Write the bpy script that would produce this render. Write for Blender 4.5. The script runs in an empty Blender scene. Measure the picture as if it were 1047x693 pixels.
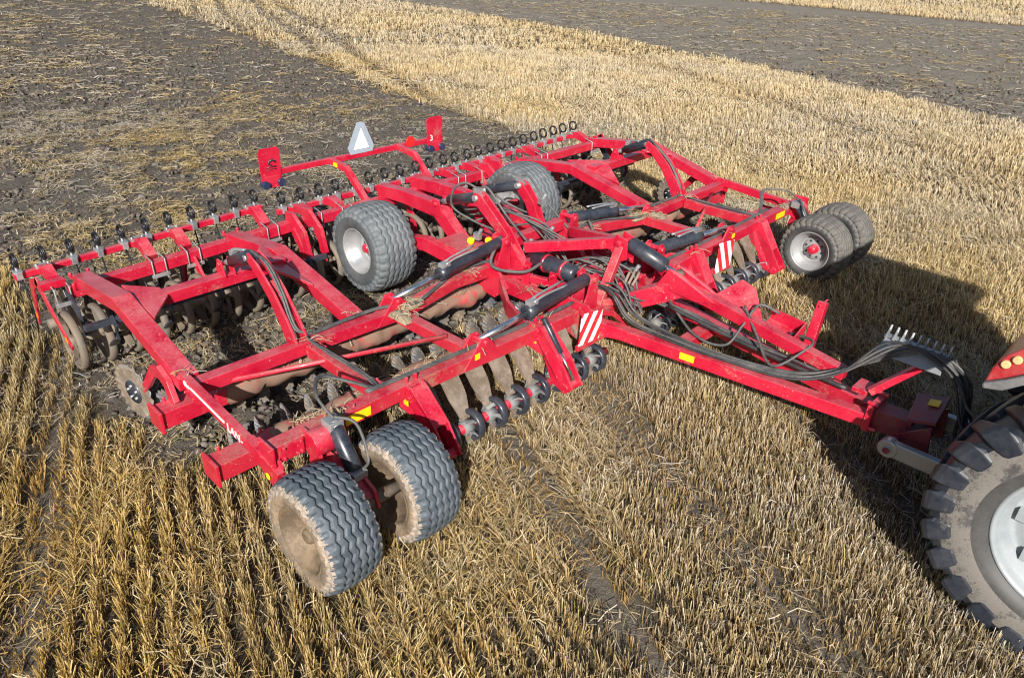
import bpy, math, random
import numpy as np
from mathutils import Vector, Matrix

SC = bpy.context.scene
COL = SC.collection
R = math.radians
rnd = random.Random(7)
rng = np.random.default_rng(11)

# ------------------------------------------------------------------ camera, sky, sun, exposure
CAM_POS = Vector((-6.46515, -8.30828, 4.55013))
CAM_R = Vector((0.70406799, -0.7092932, 0.03451699))
CAM_U = Vector((0.33149426, 0.37126034, 0.86733922))
CAM_F = Vector((0.6280126, 0.59922359, -0.49651914))
cd = bpy.data.cameras.new('camera')
cam = bpy.data.objects.new('camera', cd)
COL.objects.link(cam)
cam.matrix_world = Matrix(((CAM_R.x, CAM_U.x, -CAM_F.x, CAM_POS.x),
                           (CAM_R.y, CAM_U.y, -CAM_F.y, CAM_POS.y),
                           (CAM_R.z, CAM_U.z, -CAM_F.z, CAM_POS.z), (0, 0, 0, 1)))
cd.sensor_width = 36.0
cd.lens = 763.085 / 1047 * 36
cd.clip_start = 0.1
cd.clip_end = 6000
SC.camera = cam

SUN_AZ, SUN_EL = 222.0, 30.0          # the sun stands behind the camera, low
world = bpy.data.worlds.new('World')
SC.world = world
world.use_nodes = True
wn = world.node_tree
bg = wn.nodes['Background']
sky = wn.nodes.new('ShaderNodeTexSky')
sky.sky_type = 'NISHITA'
sky.sun_disc = False
sky.sun_elevation = R(SUN_EL)
sky.sun_rotation = R(90.0 - SUN_AZ)
sky.air_density = 1.0
sky.dust_density = 1.4
wn.links.new(sky.outputs[0], bg.inputs['Color'])
bg.inputs['Strength'].default_value = 0.058
ld = bpy.data.lights.new('sun', 'SUN')
ld.energy = 5.0
ld.angle = R(0.6)
ld.color = (1.0, 0.95, 0.88)
sun = bpy.data.objects.new('sun', ld)
COL.objects.link(sun)
a = R(SUN_AZ)
sdir = Vector((math.cos(a) * math.cos(R(SUN_EL)), math.sin(a) * math.cos(R(SUN_EL)), math.sin(R(SUN_EL))))
sun.rotation_euler = sdir.to_track_quat('Z', 'Y').to_euler()
sun.location = sdir * 60
SC.view_settings.view_transform = 'Standard'
SC.view_settings.look = 'None'
SC.view_settings.gamma = 1.0
SC.cycles.filter_width = 1.15
SC.view_settings.exposure = 0.72

# ------------------------------------------------------------------ materials
def new_mat(name):
    m = bpy.data.materials.new(name)
    m.use_nodes = True
    nt = m.node_tree
    return m, nt, nt.nodes['Principled BSDF']

def N(nt, t, **k):
    n = nt.nodes.new(t)
    for a_, v in k.items():
        setattr(n, a_, v)
    return n

def noise(nt, scale, detail=5, rough=0.6, coord='Object', vec=None):
    n = N(nt, 'ShaderNodeTexNoise')
    n.inputs['Scale'].default_value = scale
    n.inputs['Detail'].default_value = detail
    n.inputs['Roughness'].default_value = rough
    if vec is None:
        tc = N(nt, 'ShaderNodeTexCoord')
        vec = tc.outputs[coord]
    nt.links.new(vec, n.inputs['Vector'])
    return n.outputs['Fac']

def ramp(nt, fac, lo, hi):
    r = N(nt, 'ShaderNodeMapRange')
    r.inputs['From Min'].default_value = lo
    r.inputs['From Max'].default_value = hi
    r.clamp = True
    nt.links.new(fac, r.inputs['Value'])
    return r.outputs['Result']

def mix(nt, fac, a_, b_):
    n = N(nt, 'ShaderNodeMix', data_type='RGBA')
    if isinstance(fac, (int, float)):
        n.inputs[0].default_value = fac
    else:
        nt.links.new(fac, n.inputs[0])
    for i, v in ((6, a_), (7, b_)):
        if isinstance(v, (tuple, list)):
            n.inputs[i].default_value = (*v[:3], 1)
        else:
            nt.links.new(v, n.inputs[i])
    return n.outputs[2]

def math_n(nt, op, a_, b_):
    n = N(nt, 'ShaderNodeMath', operation=op)
    for i, v in ((0, a_), (1, b_)):
        if isinstance(v, (int, float)):
            n.inputs[i].default_value = v
        else:
            nt.links.new(v, n.inputs[i])
    return n.outputs[0]

def bump(nt, p, h, strength, dist):
    b = N(nt, 'ShaderNodeBump')
    b.inputs['Strength'].default_value = strength
    b.inputs['Distance'].default_value = dist
    nt.links.new(h, b.inputs['Height'])
    nt.links.new(b.outputs['Normal'], p.inputs['Normal'])

def coated(name, base, rough, dust=(0.30, 0.23, 0.16), dust_amt=0.3, mud_lo=0.62, mud_hi=0.72, mud=(0.16, 0.12, 0.085),
           metal=0.0, scale=4.0, coat=0.0, var=0.12, mudamt=0.9, chips=0.0, top_dust_sheen=0.0):
    """paint or bare metal with drifting dust and splashes of dried mud"""
    m, nt, p = new_mat(name)
    g = N(nt, 'ShaderNodeNewGeometry')
    n1 = noise(nt, scale, 6, 0.65, vec=g.outputs['Position'])
    n2 = noise(nt, scale * 9, 5, 0.7, vec=g.outputs['Position'])
    n3 = noise(nt, scale * 0.55, 7, 0.72, vec=g.outputs['Position'])
    c = mix(nt, ramp(nt, n1, 0.3, 0.7), [v * (1 - var) for v in base], [min(1, v * (1 + var)) for v in base])
    d = math_n(nt, 'MULTIPLY', ramp(nt, math_n(nt, 'ADD', math_n(nt, 'MULTIPLY', n1, 0.6), math_n(nt, 'MULTIPLY', n2, 0.4)), 0.38, 0.66), dust_amt)
    if top_dust_sheen:      # dust on faces that look up, its tone doubling as painted sky sheen
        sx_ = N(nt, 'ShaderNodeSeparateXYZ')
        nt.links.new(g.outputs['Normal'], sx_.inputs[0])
        d = math_n(nt, 'MULTIPLY', d, math_n(nt, 'ADD', 1 - top_dust_sheen, math_n(nt, 'MULTIPLY', ramp(nt, sx_.outputs[2], 0.3, 0.9), top_dust_sheen * 1.5)))
    c = mix(nt, d, c, dust)
    if chips:
        n5 = noise(nt, 38, 3, 0.6, vec=g.outputs['Position'])
        ck = math_n(nt, 'MULTIPLY', ramp(nt, n5, 0.67, 0.71), chips)
        c = mix(nt, ck, c, (0.55, 0.34, 0.33))
    mm = math_n(nt, 'ADD', math_n(nt, 'MULTIPLY', n3, 0.75), math_n(nt, 'MULTIPLY', n2, 0.25))
    mk = math_n(nt, 'MULTIPLY', ramp(nt, mm, mud_lo, mud_hi), mudamt)
    mc = mix(nt, n2, [v * 0.75 for v in mud], [v * 1.35 for v in mud])
    c = mix(nt, mk, c, mc)
    nt.links.new(c, p.inputs['Base Color'])
    rr = math_n(nt, 'ADD', math_n(nt, 'MULTIPLY', math_n(nt, 'MAXIMUM', d, mk), 0.85 - rough), rough)
    nt.links.new(rr, p.inputs['Roughness'])
    if metal:
        mt = math_n(nt, 'SUBTRACT', metal, math_n(nt, 'MULTIPLY', math_n(nt, 'MAXIMUM', d, mk), metal))
        nt.links.new(mt, p.inputs['Metallic'])
    if coat:
        p.inputs['Coat Weight'].default_value = coat
        p.inputs['Coat Roughness'].default_value = 0.12
    bump(nt, p, math_n(nt, 'ADD', math_n(nt, 'MULTIPLY', mk, 0.6), math_n(nt, 'MULTIPLY', n2, 0.2)), 0.35, 0.006)
    return m

def plain(name, base, rough=0.5, metal=0.0, var=0.15, scale=14):
    m, nt, p = new_mat(name)
    n1 = noise(nt, scale, 5, 0.6)
    c = mix(nt, ramp(nt, n1, 0.3, 0.7), [v * (1 - var) for v in base], [min(1, v * (1 + var)) for v in base])
    nt.links.new(c, p.inputs['Base Color'])
    p.inputs['Roughness'].default_value = rough
    p.inputs['Metallic'].default_value = metal
    return m

RED = (0.44, 0.003, 0.027)
M = {}
M['red'] = coated('red_paint', RED, 0.3, dust=(0.46, 0.20, 0.21), dust_amt=0.42, mud_lo=0.565, mud_hi=0.70, coat=0.3, mud=(0.27, 0.17, 0.13), chips=0.7, top_dust_sheen=0.75)  # pink dust colour also paints the sky's reflection onto the top faces
M['red_dusty'] = coated('dusty_red_paint', (0.43, 0.008, 0.028), 0.38, chips=0.6, top_dust_sheen=0.8, dust=(0.42, 0.24, 0.22), dust_amt=0.45, mud_lo=0.53, mud_hi=0.68, mud=(0.25, 0.18, 0.12), coat=0.2)
M['red_muddy'] = coated('mud_caked_red_paint', (0.5, 0.02, 0.04), 0.5, dust=(0.34, 0.2, 0.16), dust_amt=0.5, mud_lo=0.40, mud_hi=0.48, mud=(0.17, 0.13, 0.09), scale=6)
M['maroon'] = coated('maroon_paint', (0.16, 0.008, 0.03), 0.4, dust_amt=0.2, mud_lo=0.6, mud_hi=0.75)
M['black'] = coated('black_paint', (0.012, 0.017, 0.03), 0.3, dust=(0.2, 0.2, 0.2), dust_amt=0.22, mud_lo=0.66, mud_hi=0.8, coat=0.2)
M['spring_black'] = plain('black_spring_wire', (0.01, 0.011, 0.013), 0.4)
M['hose'] = coated('hose_rubber', (0.04, 0.042, 0.046), 0.5, dust=(0.22, 0.21, 0.19), dust_amt=0.5, mud_lo=0.7, mud_hi=0.9)
M['hose_dark'] = coated('dark_hose_rubber', (0.018, 0.019, 0.022), 0.45, dust=(0.2, 0.19, 0.18), dust_amt=0.2, mud_lo=0.75, mud_hi=0.9)
M['steel'] = coated('galvanised_steel', (0.40, 0.42, 0.44), 0.42, dust=(0.42, 0.38, 0.33), dust_amt=0.3, mud_lo=0.66, mud_hi=0.8, metal=0.75)
M['chrome'] = coated('chrome_rod', (0.75, 0.78, 0.8), 0.16, dust_amt=0.08, mud_lo=0.8, mud_hi=0.95, metal=1.0)
M['silver'] = coated('silver_rim_paint', (0.30, 0.32, 0.34), 0.32, dust=(0.36, 0.30, 0.25), dust_amt=0.45, mud_lo=0.6, mud_hi=0.74, metal=0.35)
M['rim_mud'] = coated('mud_caked_rim', (0.17, 0.125, 0.08), 0.7, dust=(0.29, 0.205, 0.12), dust_amt=0.6, mud_lo=0.42, mud_hi=0.54, mud=(0.07, 0.048, 0.03), scale=6)
M['tyre'] = coated('tyre_rubber', (0.075, 0.088, 0.10), 0.62, dust=(0.22, 0.23, 0.23), dust_amt=0.5, mud_lo=0.66, mud_hi=0.85, mud=(0.28, 0.24, 0.19), scale=5)
M['tyre_blue'] = coated('clean_tyre_rubber', (0.042, 0.058, 0.074), 0.55, dust=(0.15, 0.168, 0.185), dust_amt=0.45, mud_lo=0.7, mud_hi=0.9, scale=5)
M['tyre_tan'] = coated('mud_streaked_tyre_shoulder', (0.15, 0.135, 0.12), 0.75, dust=(0.34, 0.275, 0.22), dust_amt=0.8, mud_lo=0.45, mud_hi=0.6, mud=(0.36, 0.29, 0.23), scale=9)
M['side_mud'] = coated('mud_brown_sidewall', (0.10, 0.08, 0.06), 0.8, dust=(0.2, 0.15, 0.1), dust_amt=0.6, mud_lo=0.45, mud_hi=0.6, mud=(0.26, 0.19, 0.125), scale=7)
M['tyre_dark'] = coated('dark_sidewall_rubber', (0.05, 0.056, 0.062), 0.6, dust=(0.16, 0.16, 0.16), dust_amt=0.35, mud_lo=0.62, mud_hi=0.76, mud=(0.28, 0.23, 0.17))
M['tyre_grey'] = coated('dusty_tyre_rubber', (0.07, 0.068, 0.065), 0.62, dust=(0.2, 0.18, 0.15), dust_amt=0.55, mud_lo=0.58, mud_hi=0.75, mud=(0.24, 0.2, 0.155), scale=6)
M['tyre_tractor'] = coated('tractor_tyre_rubber', (0.012, 0.016, 0.025), 0.42, dust=(0.09, 0.095, 0.105), dust_amt=0.35, mud_lo=0.62, mud_hi=0.78, mud=(0.27, 0.24, 0.2), scale=3)
M['tyre_mud'] = coated('mud_coated_sidewall', (0.04, 0.04, 0.042), 0.8, dust=(0.11, 0.10, 0.095), dust_amt=0.6, mud_lo=0.42, mud_hi=0.50, mud=(0.16, 0.145, 0.13), scale=9)
M['soil_metal'] = coated('soil_polished_metal', (0.13, 0.112, 0.095), 0.55, dust=(0.19, 0.155, 0.115), dust_amt=0.7, mud_lo=0.44, mud_hi=0.56, mud=(0.155, 0.12, 0.085), scale=7)
M['spring'] = coated('mud_dried_spring_steel', (0.17, 0.14, 0.115), 0.7, dust=(0.29, 0.225, 0.17), dust_amt=0.75, mud_lo=0.47, mud_hi=0.56, mud=(0.115, 0.085, 0.06), scale=9)
M['tyre_clean'] = coated('dark_inner_sidewall', (0.035, 0.036, 0.038), 0.55, dust=(0.12, 0.11, 0.1), dust_amt=0.35, mud_lo=0.62, mud_hi=0.75)
M['steel_dull'] = coated('worn_grey_steel', (0.13, 0.145, 0.16), 0.6, dust=(0.24, 0.21, 0.17), dust_amt=0.5, mud_lo=0.5, mud_hi=0.62, metal=0.0)
M['cake'] = coated('dried_soil_cake', (0.2, 0.16, 0.115), 0.95, dust=(0.42, 0.34, 0.2), dust_amt=0.55, mud_lo=0.5, mud_hi=0.6, scale=9)
M['blade'] = coated('blued_steel_blade', (0.12, 0.15, 0.2), 0.4, dust=(0.24, 0.2, 0.15), dust_amt=0.6, mud_lo=0.44, mud_hi=0.52, mud=(0.17, 0.13, 0.09), metal=0.5, scale=7)
M['yellow'] = plain('yellow_sticker', (0.82, 0.56, 0.01), 0.45)
M['white'] = plain('white_film', (0.82, 0.82, 0.8), 0.4, var=0.05)
M['orange'] = plain('orange_reflector', (0.8, 0.22, 0.01), 0.3)
M['signgrey'] = plain('grey_sign_border', (0.3, 0.36, 0.42), 0.45, var=0.08)
M['red_sign'] = plain('red_reflective_film', (0.6, 0.02, 0.02), 0.35, var=0.08)
M['lamp'] = plain('dark_lamp_lens', (0.02, 0.03, 0.07), 0.15)
M['amber'] = plain('amber_lamp_lens', (0.6, 0.42, 0.2), 0.25)
M['tractor_red'] = coated('tractor_red_paint', (0.36, 0.012, 0.02), 0.3, dust=(0.35, 0.24, 0.2), dust_amt=0.3, mud_lo=0.68, mud_hi=0.8, coat=0.3)
M['tractor_rim'] = coated('pale_blue_grey_rim', (0.22, 0.25, 0.27), 0.4, dust=(0.5, 0.45, 0.4), dust_amt=0.15, mud_lo=0.7, mud_hi=0.85)
M['flare'] = coated('black_plastic_flare', (0.10, 0.10, 0.11), 0.5, dust=(0.3, 0.28, 0.26), dust_amt=0.5, mud_lo=0.6, mud_hi=0.8)
def glass_mat():
    m, nt, p = new_mat('cab_glass')
    p.inputs['Base Color'].default_value = (0.03, 0.045, 0.05, 1)
    p.inputs['Roughness'].default_value = 0.05
    p.inputs['Alpha'].default_value = 0.85
    return m
M['glass'] = glass_mat()

def stripe_mat(name, axis_u, axis_v, period, phase=0.0):
    """red and white diagonal warning stripes as reflective film"""
    m, nt, p = new_mat(name)
    tc = N(nt, 'ShaderNodeTexCoord')
    s = N(nt, 'ShaderNodeSeparateXYZ')
    nt.links.new(tc.outputs['Object'], s.inputs[0])
    t = math_n(nt, 'ADD', math_n(nt, 'MULTIPLY', s.outputs[axis_u], 1.0), math_n(nt, 'MULTIPLY', s.outputs[2], axis_v))
    t = math_n(nt, 'ADD', math_n(nt, 'DIVIDE', t, period), 100.0 + phase)
    f = N(nt, 'ShaderNodeMath', operation='FRACT')
    nt.links.new(t, f.inputs[0])
    k = math_n(nt, 'GREATER_THAN', f.outputs[0], 0.5)
    c = mix(nt, k, (0.62, 0.02, 0.03), (0.8, 0.79, 0.78))
    n2 = noise(nt, 25, 5, 0.7)
    c = mix(nt, math_n(nt, 'MULTIPLY', ramp(nt, n2, 0.55, 0.75), 0.4), c, (0.4, 0.32, 0.26))
    nt.links.new(c, p.inputs['Base Color'])
    p.inputs['Roughness'].default_value = 0.4
    return m
M['stripes'] = stripe_mat('warning_stripes', 0, -0.62, 0.17)
M['stripes_mirrored'] = stripe_mat('warning_stripes_mirrored', 0, 0.5, 0.17)

# ------------------------------------------------------------------ mesh collector
V3 = lambda v: np.array(v, float)
def unit(v):
    v = V3(v)
    return v / (np.linalg.norm(v) + 1e-12)

class MB:
    def __init__(s):
        s.v = []
        s.f = []
        s.mi = []
        s.sm = []
    def add(s, vs, fs, mi=0, smooth=False):
        o = len(s.v)
        s.v += [tuple(map(float, q)) for q in vs]
        s.f += [tuple(o + i for i in q) for q in fs]
        s.mi += [mi] * len(fs)
        s.sm += [smooth] * len(fs)
        return s
    def box(s, c, d, mi=0, rz=0.0):
        c = V3(c)
        h = V3(d) / 2
        ca, sa = math.cos(rz), math.sin(rz)
        vs = []
        for z in (-1, 1):
            for x, y in ((-1, -1), (1, -1), (1, 1), (-1, 1)):
                q = V3((x, y, z)) * h
                vs.append(c + V3((q[0] * ca - q[1] * sa, q[0] * sa + q[1] * ca, q[2])))
        return s.add(vs, [(3, 2, 1, 0), (4, 5, 6, 7), (0, 1, 5, 4), (1, 2, 6, 5), (2, 3, 7, 6), (3, 0, 4, 7)], mi)
    def path(s, pts, w, h, mi=0, up=(0, 0, 1), side=None):
        """box section swept along a path (mitred); w, h numbers or one per point"""
        pts = [V3(p) for p in pts]
        n = len(pts)
        W = w if isinstance(w, (list, tuple)) else [w] * n
        Hh = h if isinstance(h, (list, tuple)) else [h] * n
        vs = []
        for i, p in enumerate(pts):
            t0 = unit(pts[i] - pts[i - 1]) if i > 0 else None
            t1 = unit(pts[i + 1] - pts[i]) if i < n - 1 else None
            t = unit((t0 if t0 is not None else t1) + (t1 if t1 is not None else t0))
            sd = unit(np.cross(t, V3(up))) if side is None else unit(side)
            u = unit(np.cross(sd, t))
            k = 1.0
            if t0 is not None and t1 is not None:
                k = 1 / max(0.5, math.sqrt((1 + float(t0 @ t1)) / 2))
            inplane = abs(float(u @ (t1 - t0))) if k > 1.0001 else 0
            ku, ks = (k, 1) if inplane > 1e-3 else (1, k)
            for a_, b_ in ((-1, -1), (1, -1), (1, 1), (-1, 1)):
                vs.append(p + sd * a_ * W[i] / 2 * ks + u * b_ * Hh[i] / 2 * ku)
        fs = [(3, 2, 1, 0), tuple((n - 1) * 4 + q for q in (0, 1, 2, 3))]
        for i in range(n - 1):
            for j in range(4):
                a_, b_ = i * 4 + j, i * 4 + (j + 1) % 4
                fs.append((a_, b_, b_ + 4, a_ + 4))
        return s.add(vs, fs, mi)
    def tube(s, pts, r, n=10, mi=0, smooth=True, closed=False):
        pts = [V3(p) for p in pts]
        m = len(pts)
        rr = r if isinstance(r, (list, tuple)) else [r] * m
        vs = []
        ref = None
        for i, p in enumerate(pts):
            a_ = pts[(i - 1) % m] if (closed or i > 0) else pts[i]
            b_ = pts[(i + 1) % m] if (closed or i < m - 1) else pts[i]
            t = unit(b_ - a_)
            if ref is None:
                ref = V3((0, 0, 1)) if abs(t[2]) < 0.9 else V3((1, 0, 0))
            sd = unit(np.cross(t, ref))
            u = np.cross(sd, t)
            ref = u
            for k in range(n):
                c, q = math.cos(2 * math.pi * k / n), math.sin(2 * math.pi * k / n)
                vs.append(p + (sd * c + u * q) * rr[i])
        fs = []
        for i in range(m if closed else m - 1):
            for k in range(n):
                a_, b_ = i * n + k, i * n + (k + 1) % n
                c_, d_ = ((i + 1) % m) * n + (k + 1) % n, ((i + 1) % m) * n + k
                fs.append((a_, b_, c_, d_))
        s.add(vs, fs, mi, smooth)
        if not closed:
            o = len(s.v) - len(vs)
            s.f += [tuple(o + k for k in range(n))[::-1], tuple(o + (m - 1) * n + k for k in range(n))]
            s.mi += [mi, mi]
            s.sm += [False, False]
        return s
    def cyl(s, p0, p1, r0, r1=None, n=20, mi=0):
        return s.tube([p0, p1], [r0, r0 if r1 is None else r1], n, mi)
    def plate(s, poly, thick, mi=0):
        """polygon of 3D points (one plane) given a thickness, centred on its plane"""
        P = [V3(p) for p in poly]
        nr = V3((0, 0, 0))
        for i in range(len(P)):
            nr = nr + np.cross(P[i], P[(i + 1) % len(P)])
        nr = unit(nr) * thick / 2
        n = len(P)
        fs = [tuple(range(n))[::-1], tuple(range(n, 2 * n))]
        fs += [(i, (i + 1) % n, n + (i + 1) % n, n + i) for i in range(n)]
        return s.add([p - nr for p in P] + [p + nr for p in P], fs, mi)
    def lathe(s, prof, c=(0, 0, 0), n=48, mi=0, smooth=True, close=False):
        """profile of (x along axis, radius) spun round the X axis through c"""
        c = V3(c)
        m = len(prof)
        vs = []
        for k in range(n):
            t = 2 * math.pi * k / n
            for x, r in prof:
                vs.append(c + V3((x, r * math.cos(t), r * math.sin(t))))
        fs = []
        for k in range(n):
            k2 = (k + 1) % n
            for j in range(m if close else m - 1):
                j2 = (j + 1) % m
                fs.append((k * m + j, k2 * m + j, k2 * m + j2, k * m + j2))
        mis = mi if isinstance(mi, list) else None
        o = len(s.f)
        s.add(vs, fs, 0 if mis else mi, smooth)
        if mis:
            for i in range(len(fs)):
                s.mi[o + i] = mis[i % (m if close else m - 1)]
        return s
    def build(s, name, mats, parent=None, bevel=0.0, seg=1, loc=None):
        me = bpy.data.meshes.new(name)
        me.from_pydata(s.v, [], s.f)
        for m in (mats if isinstance(mats, list) else [mats]):
            me.materials.append(m)
        me.polygons.foreach_set('material_index', s.mi)
        me.polygons.foreach_set('use_smooth', s.sm)
        me.update()
        import bmesh
        bm = bmesh.new()
        bm.from_mesh(me)
        bmesh.ops.recalc_face_normals(bm, faces=bm.faces)
        bm.to_mesh(me)
        bm.free()
        o = bpy.data.objects.new(name, me)
        COL.objects.link(o)
        if parent is not None:
            o.parent = parent
        if loc is not None:
            o.location = loc
        if bevel:
            b = o.modifiers.new('bevel', 'BEVEL')
            b.width = bevel
            b.segments = seg
            b.limit_method = 'ANGLE'
            b.angle_limit = R(40)
        return o

def spline(ctrl, k=8):
    P = [V3(p) for p in ctrl]
    P = [2 * P[0] - P[1]] + P + [2 * P[-1] - P[-2]]
    out = []
    for i in range(1, len(P) - 2):
        for j in range(k):
            t = j / k
            out.append(0.5 * ((2 * P[i]) + (-P[i - 1] + P[i + 1]) * t + (2 * P[i - 1] - 5 * P[i] + 4 * P[i + 1] - P[i + 2]) * t * t
                              + (-P[i - 1] + 3 * P[i] - 3 * P[i + 1] + P[i + 2]) * t ** 3))
    out.append(P[-2])
    return out

def dup(o, parent, loc=None):
    """a copy of a part with copies of its sub-parts"""
    c = o.copy()
    COL.objects.link(c)
    c.parent = parent
    if loc is not None:
        c.location = loc
    for ch in list(o.children):
        d = ch.copy()
        COL.objects.link(d)
        d.parent = c
    return c

def thing(name, label, cat, loc=(0, 0, 0), group=None):
    o = bpy.data.objects.new(name, None)
    COL.objects.link(o)
    o.location = loc
    o['label'] = label
    o['category'] = cat
    if group:
        o['group'] = group
    return o

# ------------------------------------------------------------------ numpy value noise
class VNoise:
    def __init__(s, seed):
        s.t = np.random.default_rng(seed).random((256, 256))
    def __call__(s, x, y):
        xi, yi = np.floor(x).astype(int), np.floor(y).astype(int)
        fx, fy = x - xi, y - yi
        fx = fx * fx * (3 - 2 * fx)
        fy = fy * fy * (3 - 2 * fy)
        g = lambda i, j: s.t[i & 255, j & 255]
        return (g(xi, yi) * (1 - fx) + g(xi + 1, yi) * fx) * (1 - fy) + (g(xi, yi + 1) * (1 - fx) + g(xi + 1, yi + 1) * fx) * fy
    def fbm(s, x, y, o=4):
        r, a_, t = 0, 1.0, 0
        for i in range(o):
            r = r + a_ * s(x * 2 ** i + 17.3 * i, y * 2 ** i + 5.1 * i)
            t += a_
            a_ *= 0.5
        return r / t
VN = VNoise(3)
VN2 = VNoise(8)

# ------------------------------------------------------------------ field layout (ground plan in metres)
# freshly worked strip behind the machine: between these two lines
YL = np.array([-60, -3.0, 0, 6, 40, 400.])
XL = np.array([-4.75, -4.75, -4.8, -4.7, -6.0, -60.])
YR = np.array([-60, -1.5, 0.5, 4.5, 9.3, 13., 20., 34., 60, 400.])
XR = np.array([4.7, 4.7, 5.0, 6.5, 6.7, 7.4, 8.2, 9.6, 11.0, 10.])
# an older worked strip farther right
Y2 = np.array([-400, -60, -12, -3.7, 4.5, 15, 29, 60, 400.])
X2 = np.array([40, 25, 19.7, 18.0, 19.5, 21.2, 21.0, 24, 60.])
X3 = np.array([84, 66, 51, 48.5, 45, 43, 39, 43, 94.])
ROW = np.array([math.cos(R(69.5)), math.sin(R(69.5))])
ROWN = np.array([ROW[1], -ROW[0]])

def soil_sd(x, y):
    """signed distance-like value, > 0 on worked soil"""
    front = -2.3 + 0.9 * (VN.fbm(x * 0.9, y * 0.9, 2) - 0.5)
    a_ = np.minimum(np.minimum(x - np.interp(y, YL, XL), np.interp(y, YR, XR) - x), (y - front))
    b_ = np.minimum(x - np.interp(y, Y2, X2), np.interp(y, Y2, X3) - x)
    return np.maximum(a_, b_)

def tracks(x, y):
    """0..1 wheel tracks pressed into the stubble"""
    p = x * ROWN[0] + y * ROWN[1]
    r = np.zeros_like(x)
    for c, w, k in ((-0.62, 0.15, .92), (2.4, 0.26, .8), (3.6, 0.26, .8), (-4.7, 0.17, .7), (0.6, .25, .7), (13.0, 0.4, .4)):
        r = np.maximum(r, k * np.exp(-((p - c + 0.1 * np.sin((x * ROW[0] + y * ROW[1]) * 0.5)) / w) ** 2))
    return r

# ------------------------------------------------------------------ ground sheet
def axis(lo, hi, step, far_lo, far_hi):
    a_ = list(np.arange(lo, hi + 1e-6, step))
    d, q = step, hi
    while q < far_hi:
        d *= 1.12
        q += d
        a_.append(q)
    d, q = step, lo
    pre = []
    while q > far_lo:
        d *= 1.12
        q -= d
        pre.append(q)
    return np.array(pre[::-1] + a_)

def ground_z(x, y):
    sd = soil_sd(x, y)
    s = np.clip(sd * 3 + 0.5, 0, 1)
    near = np.exp(-np.maximum(0, np.hypot(x, y) - 20) / 12)
    rough = (VN.fbm(x * 5, y * 5, 3) - 0.5) * 0.15 * s
    rough = rough + (VN2.fbm(x * 1.3, y * 1.3, 2) - 0.5) * 0.06
    return rough * near - 0.035 * tracks(x, y) * (1 - s) * near - 0.012

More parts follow.
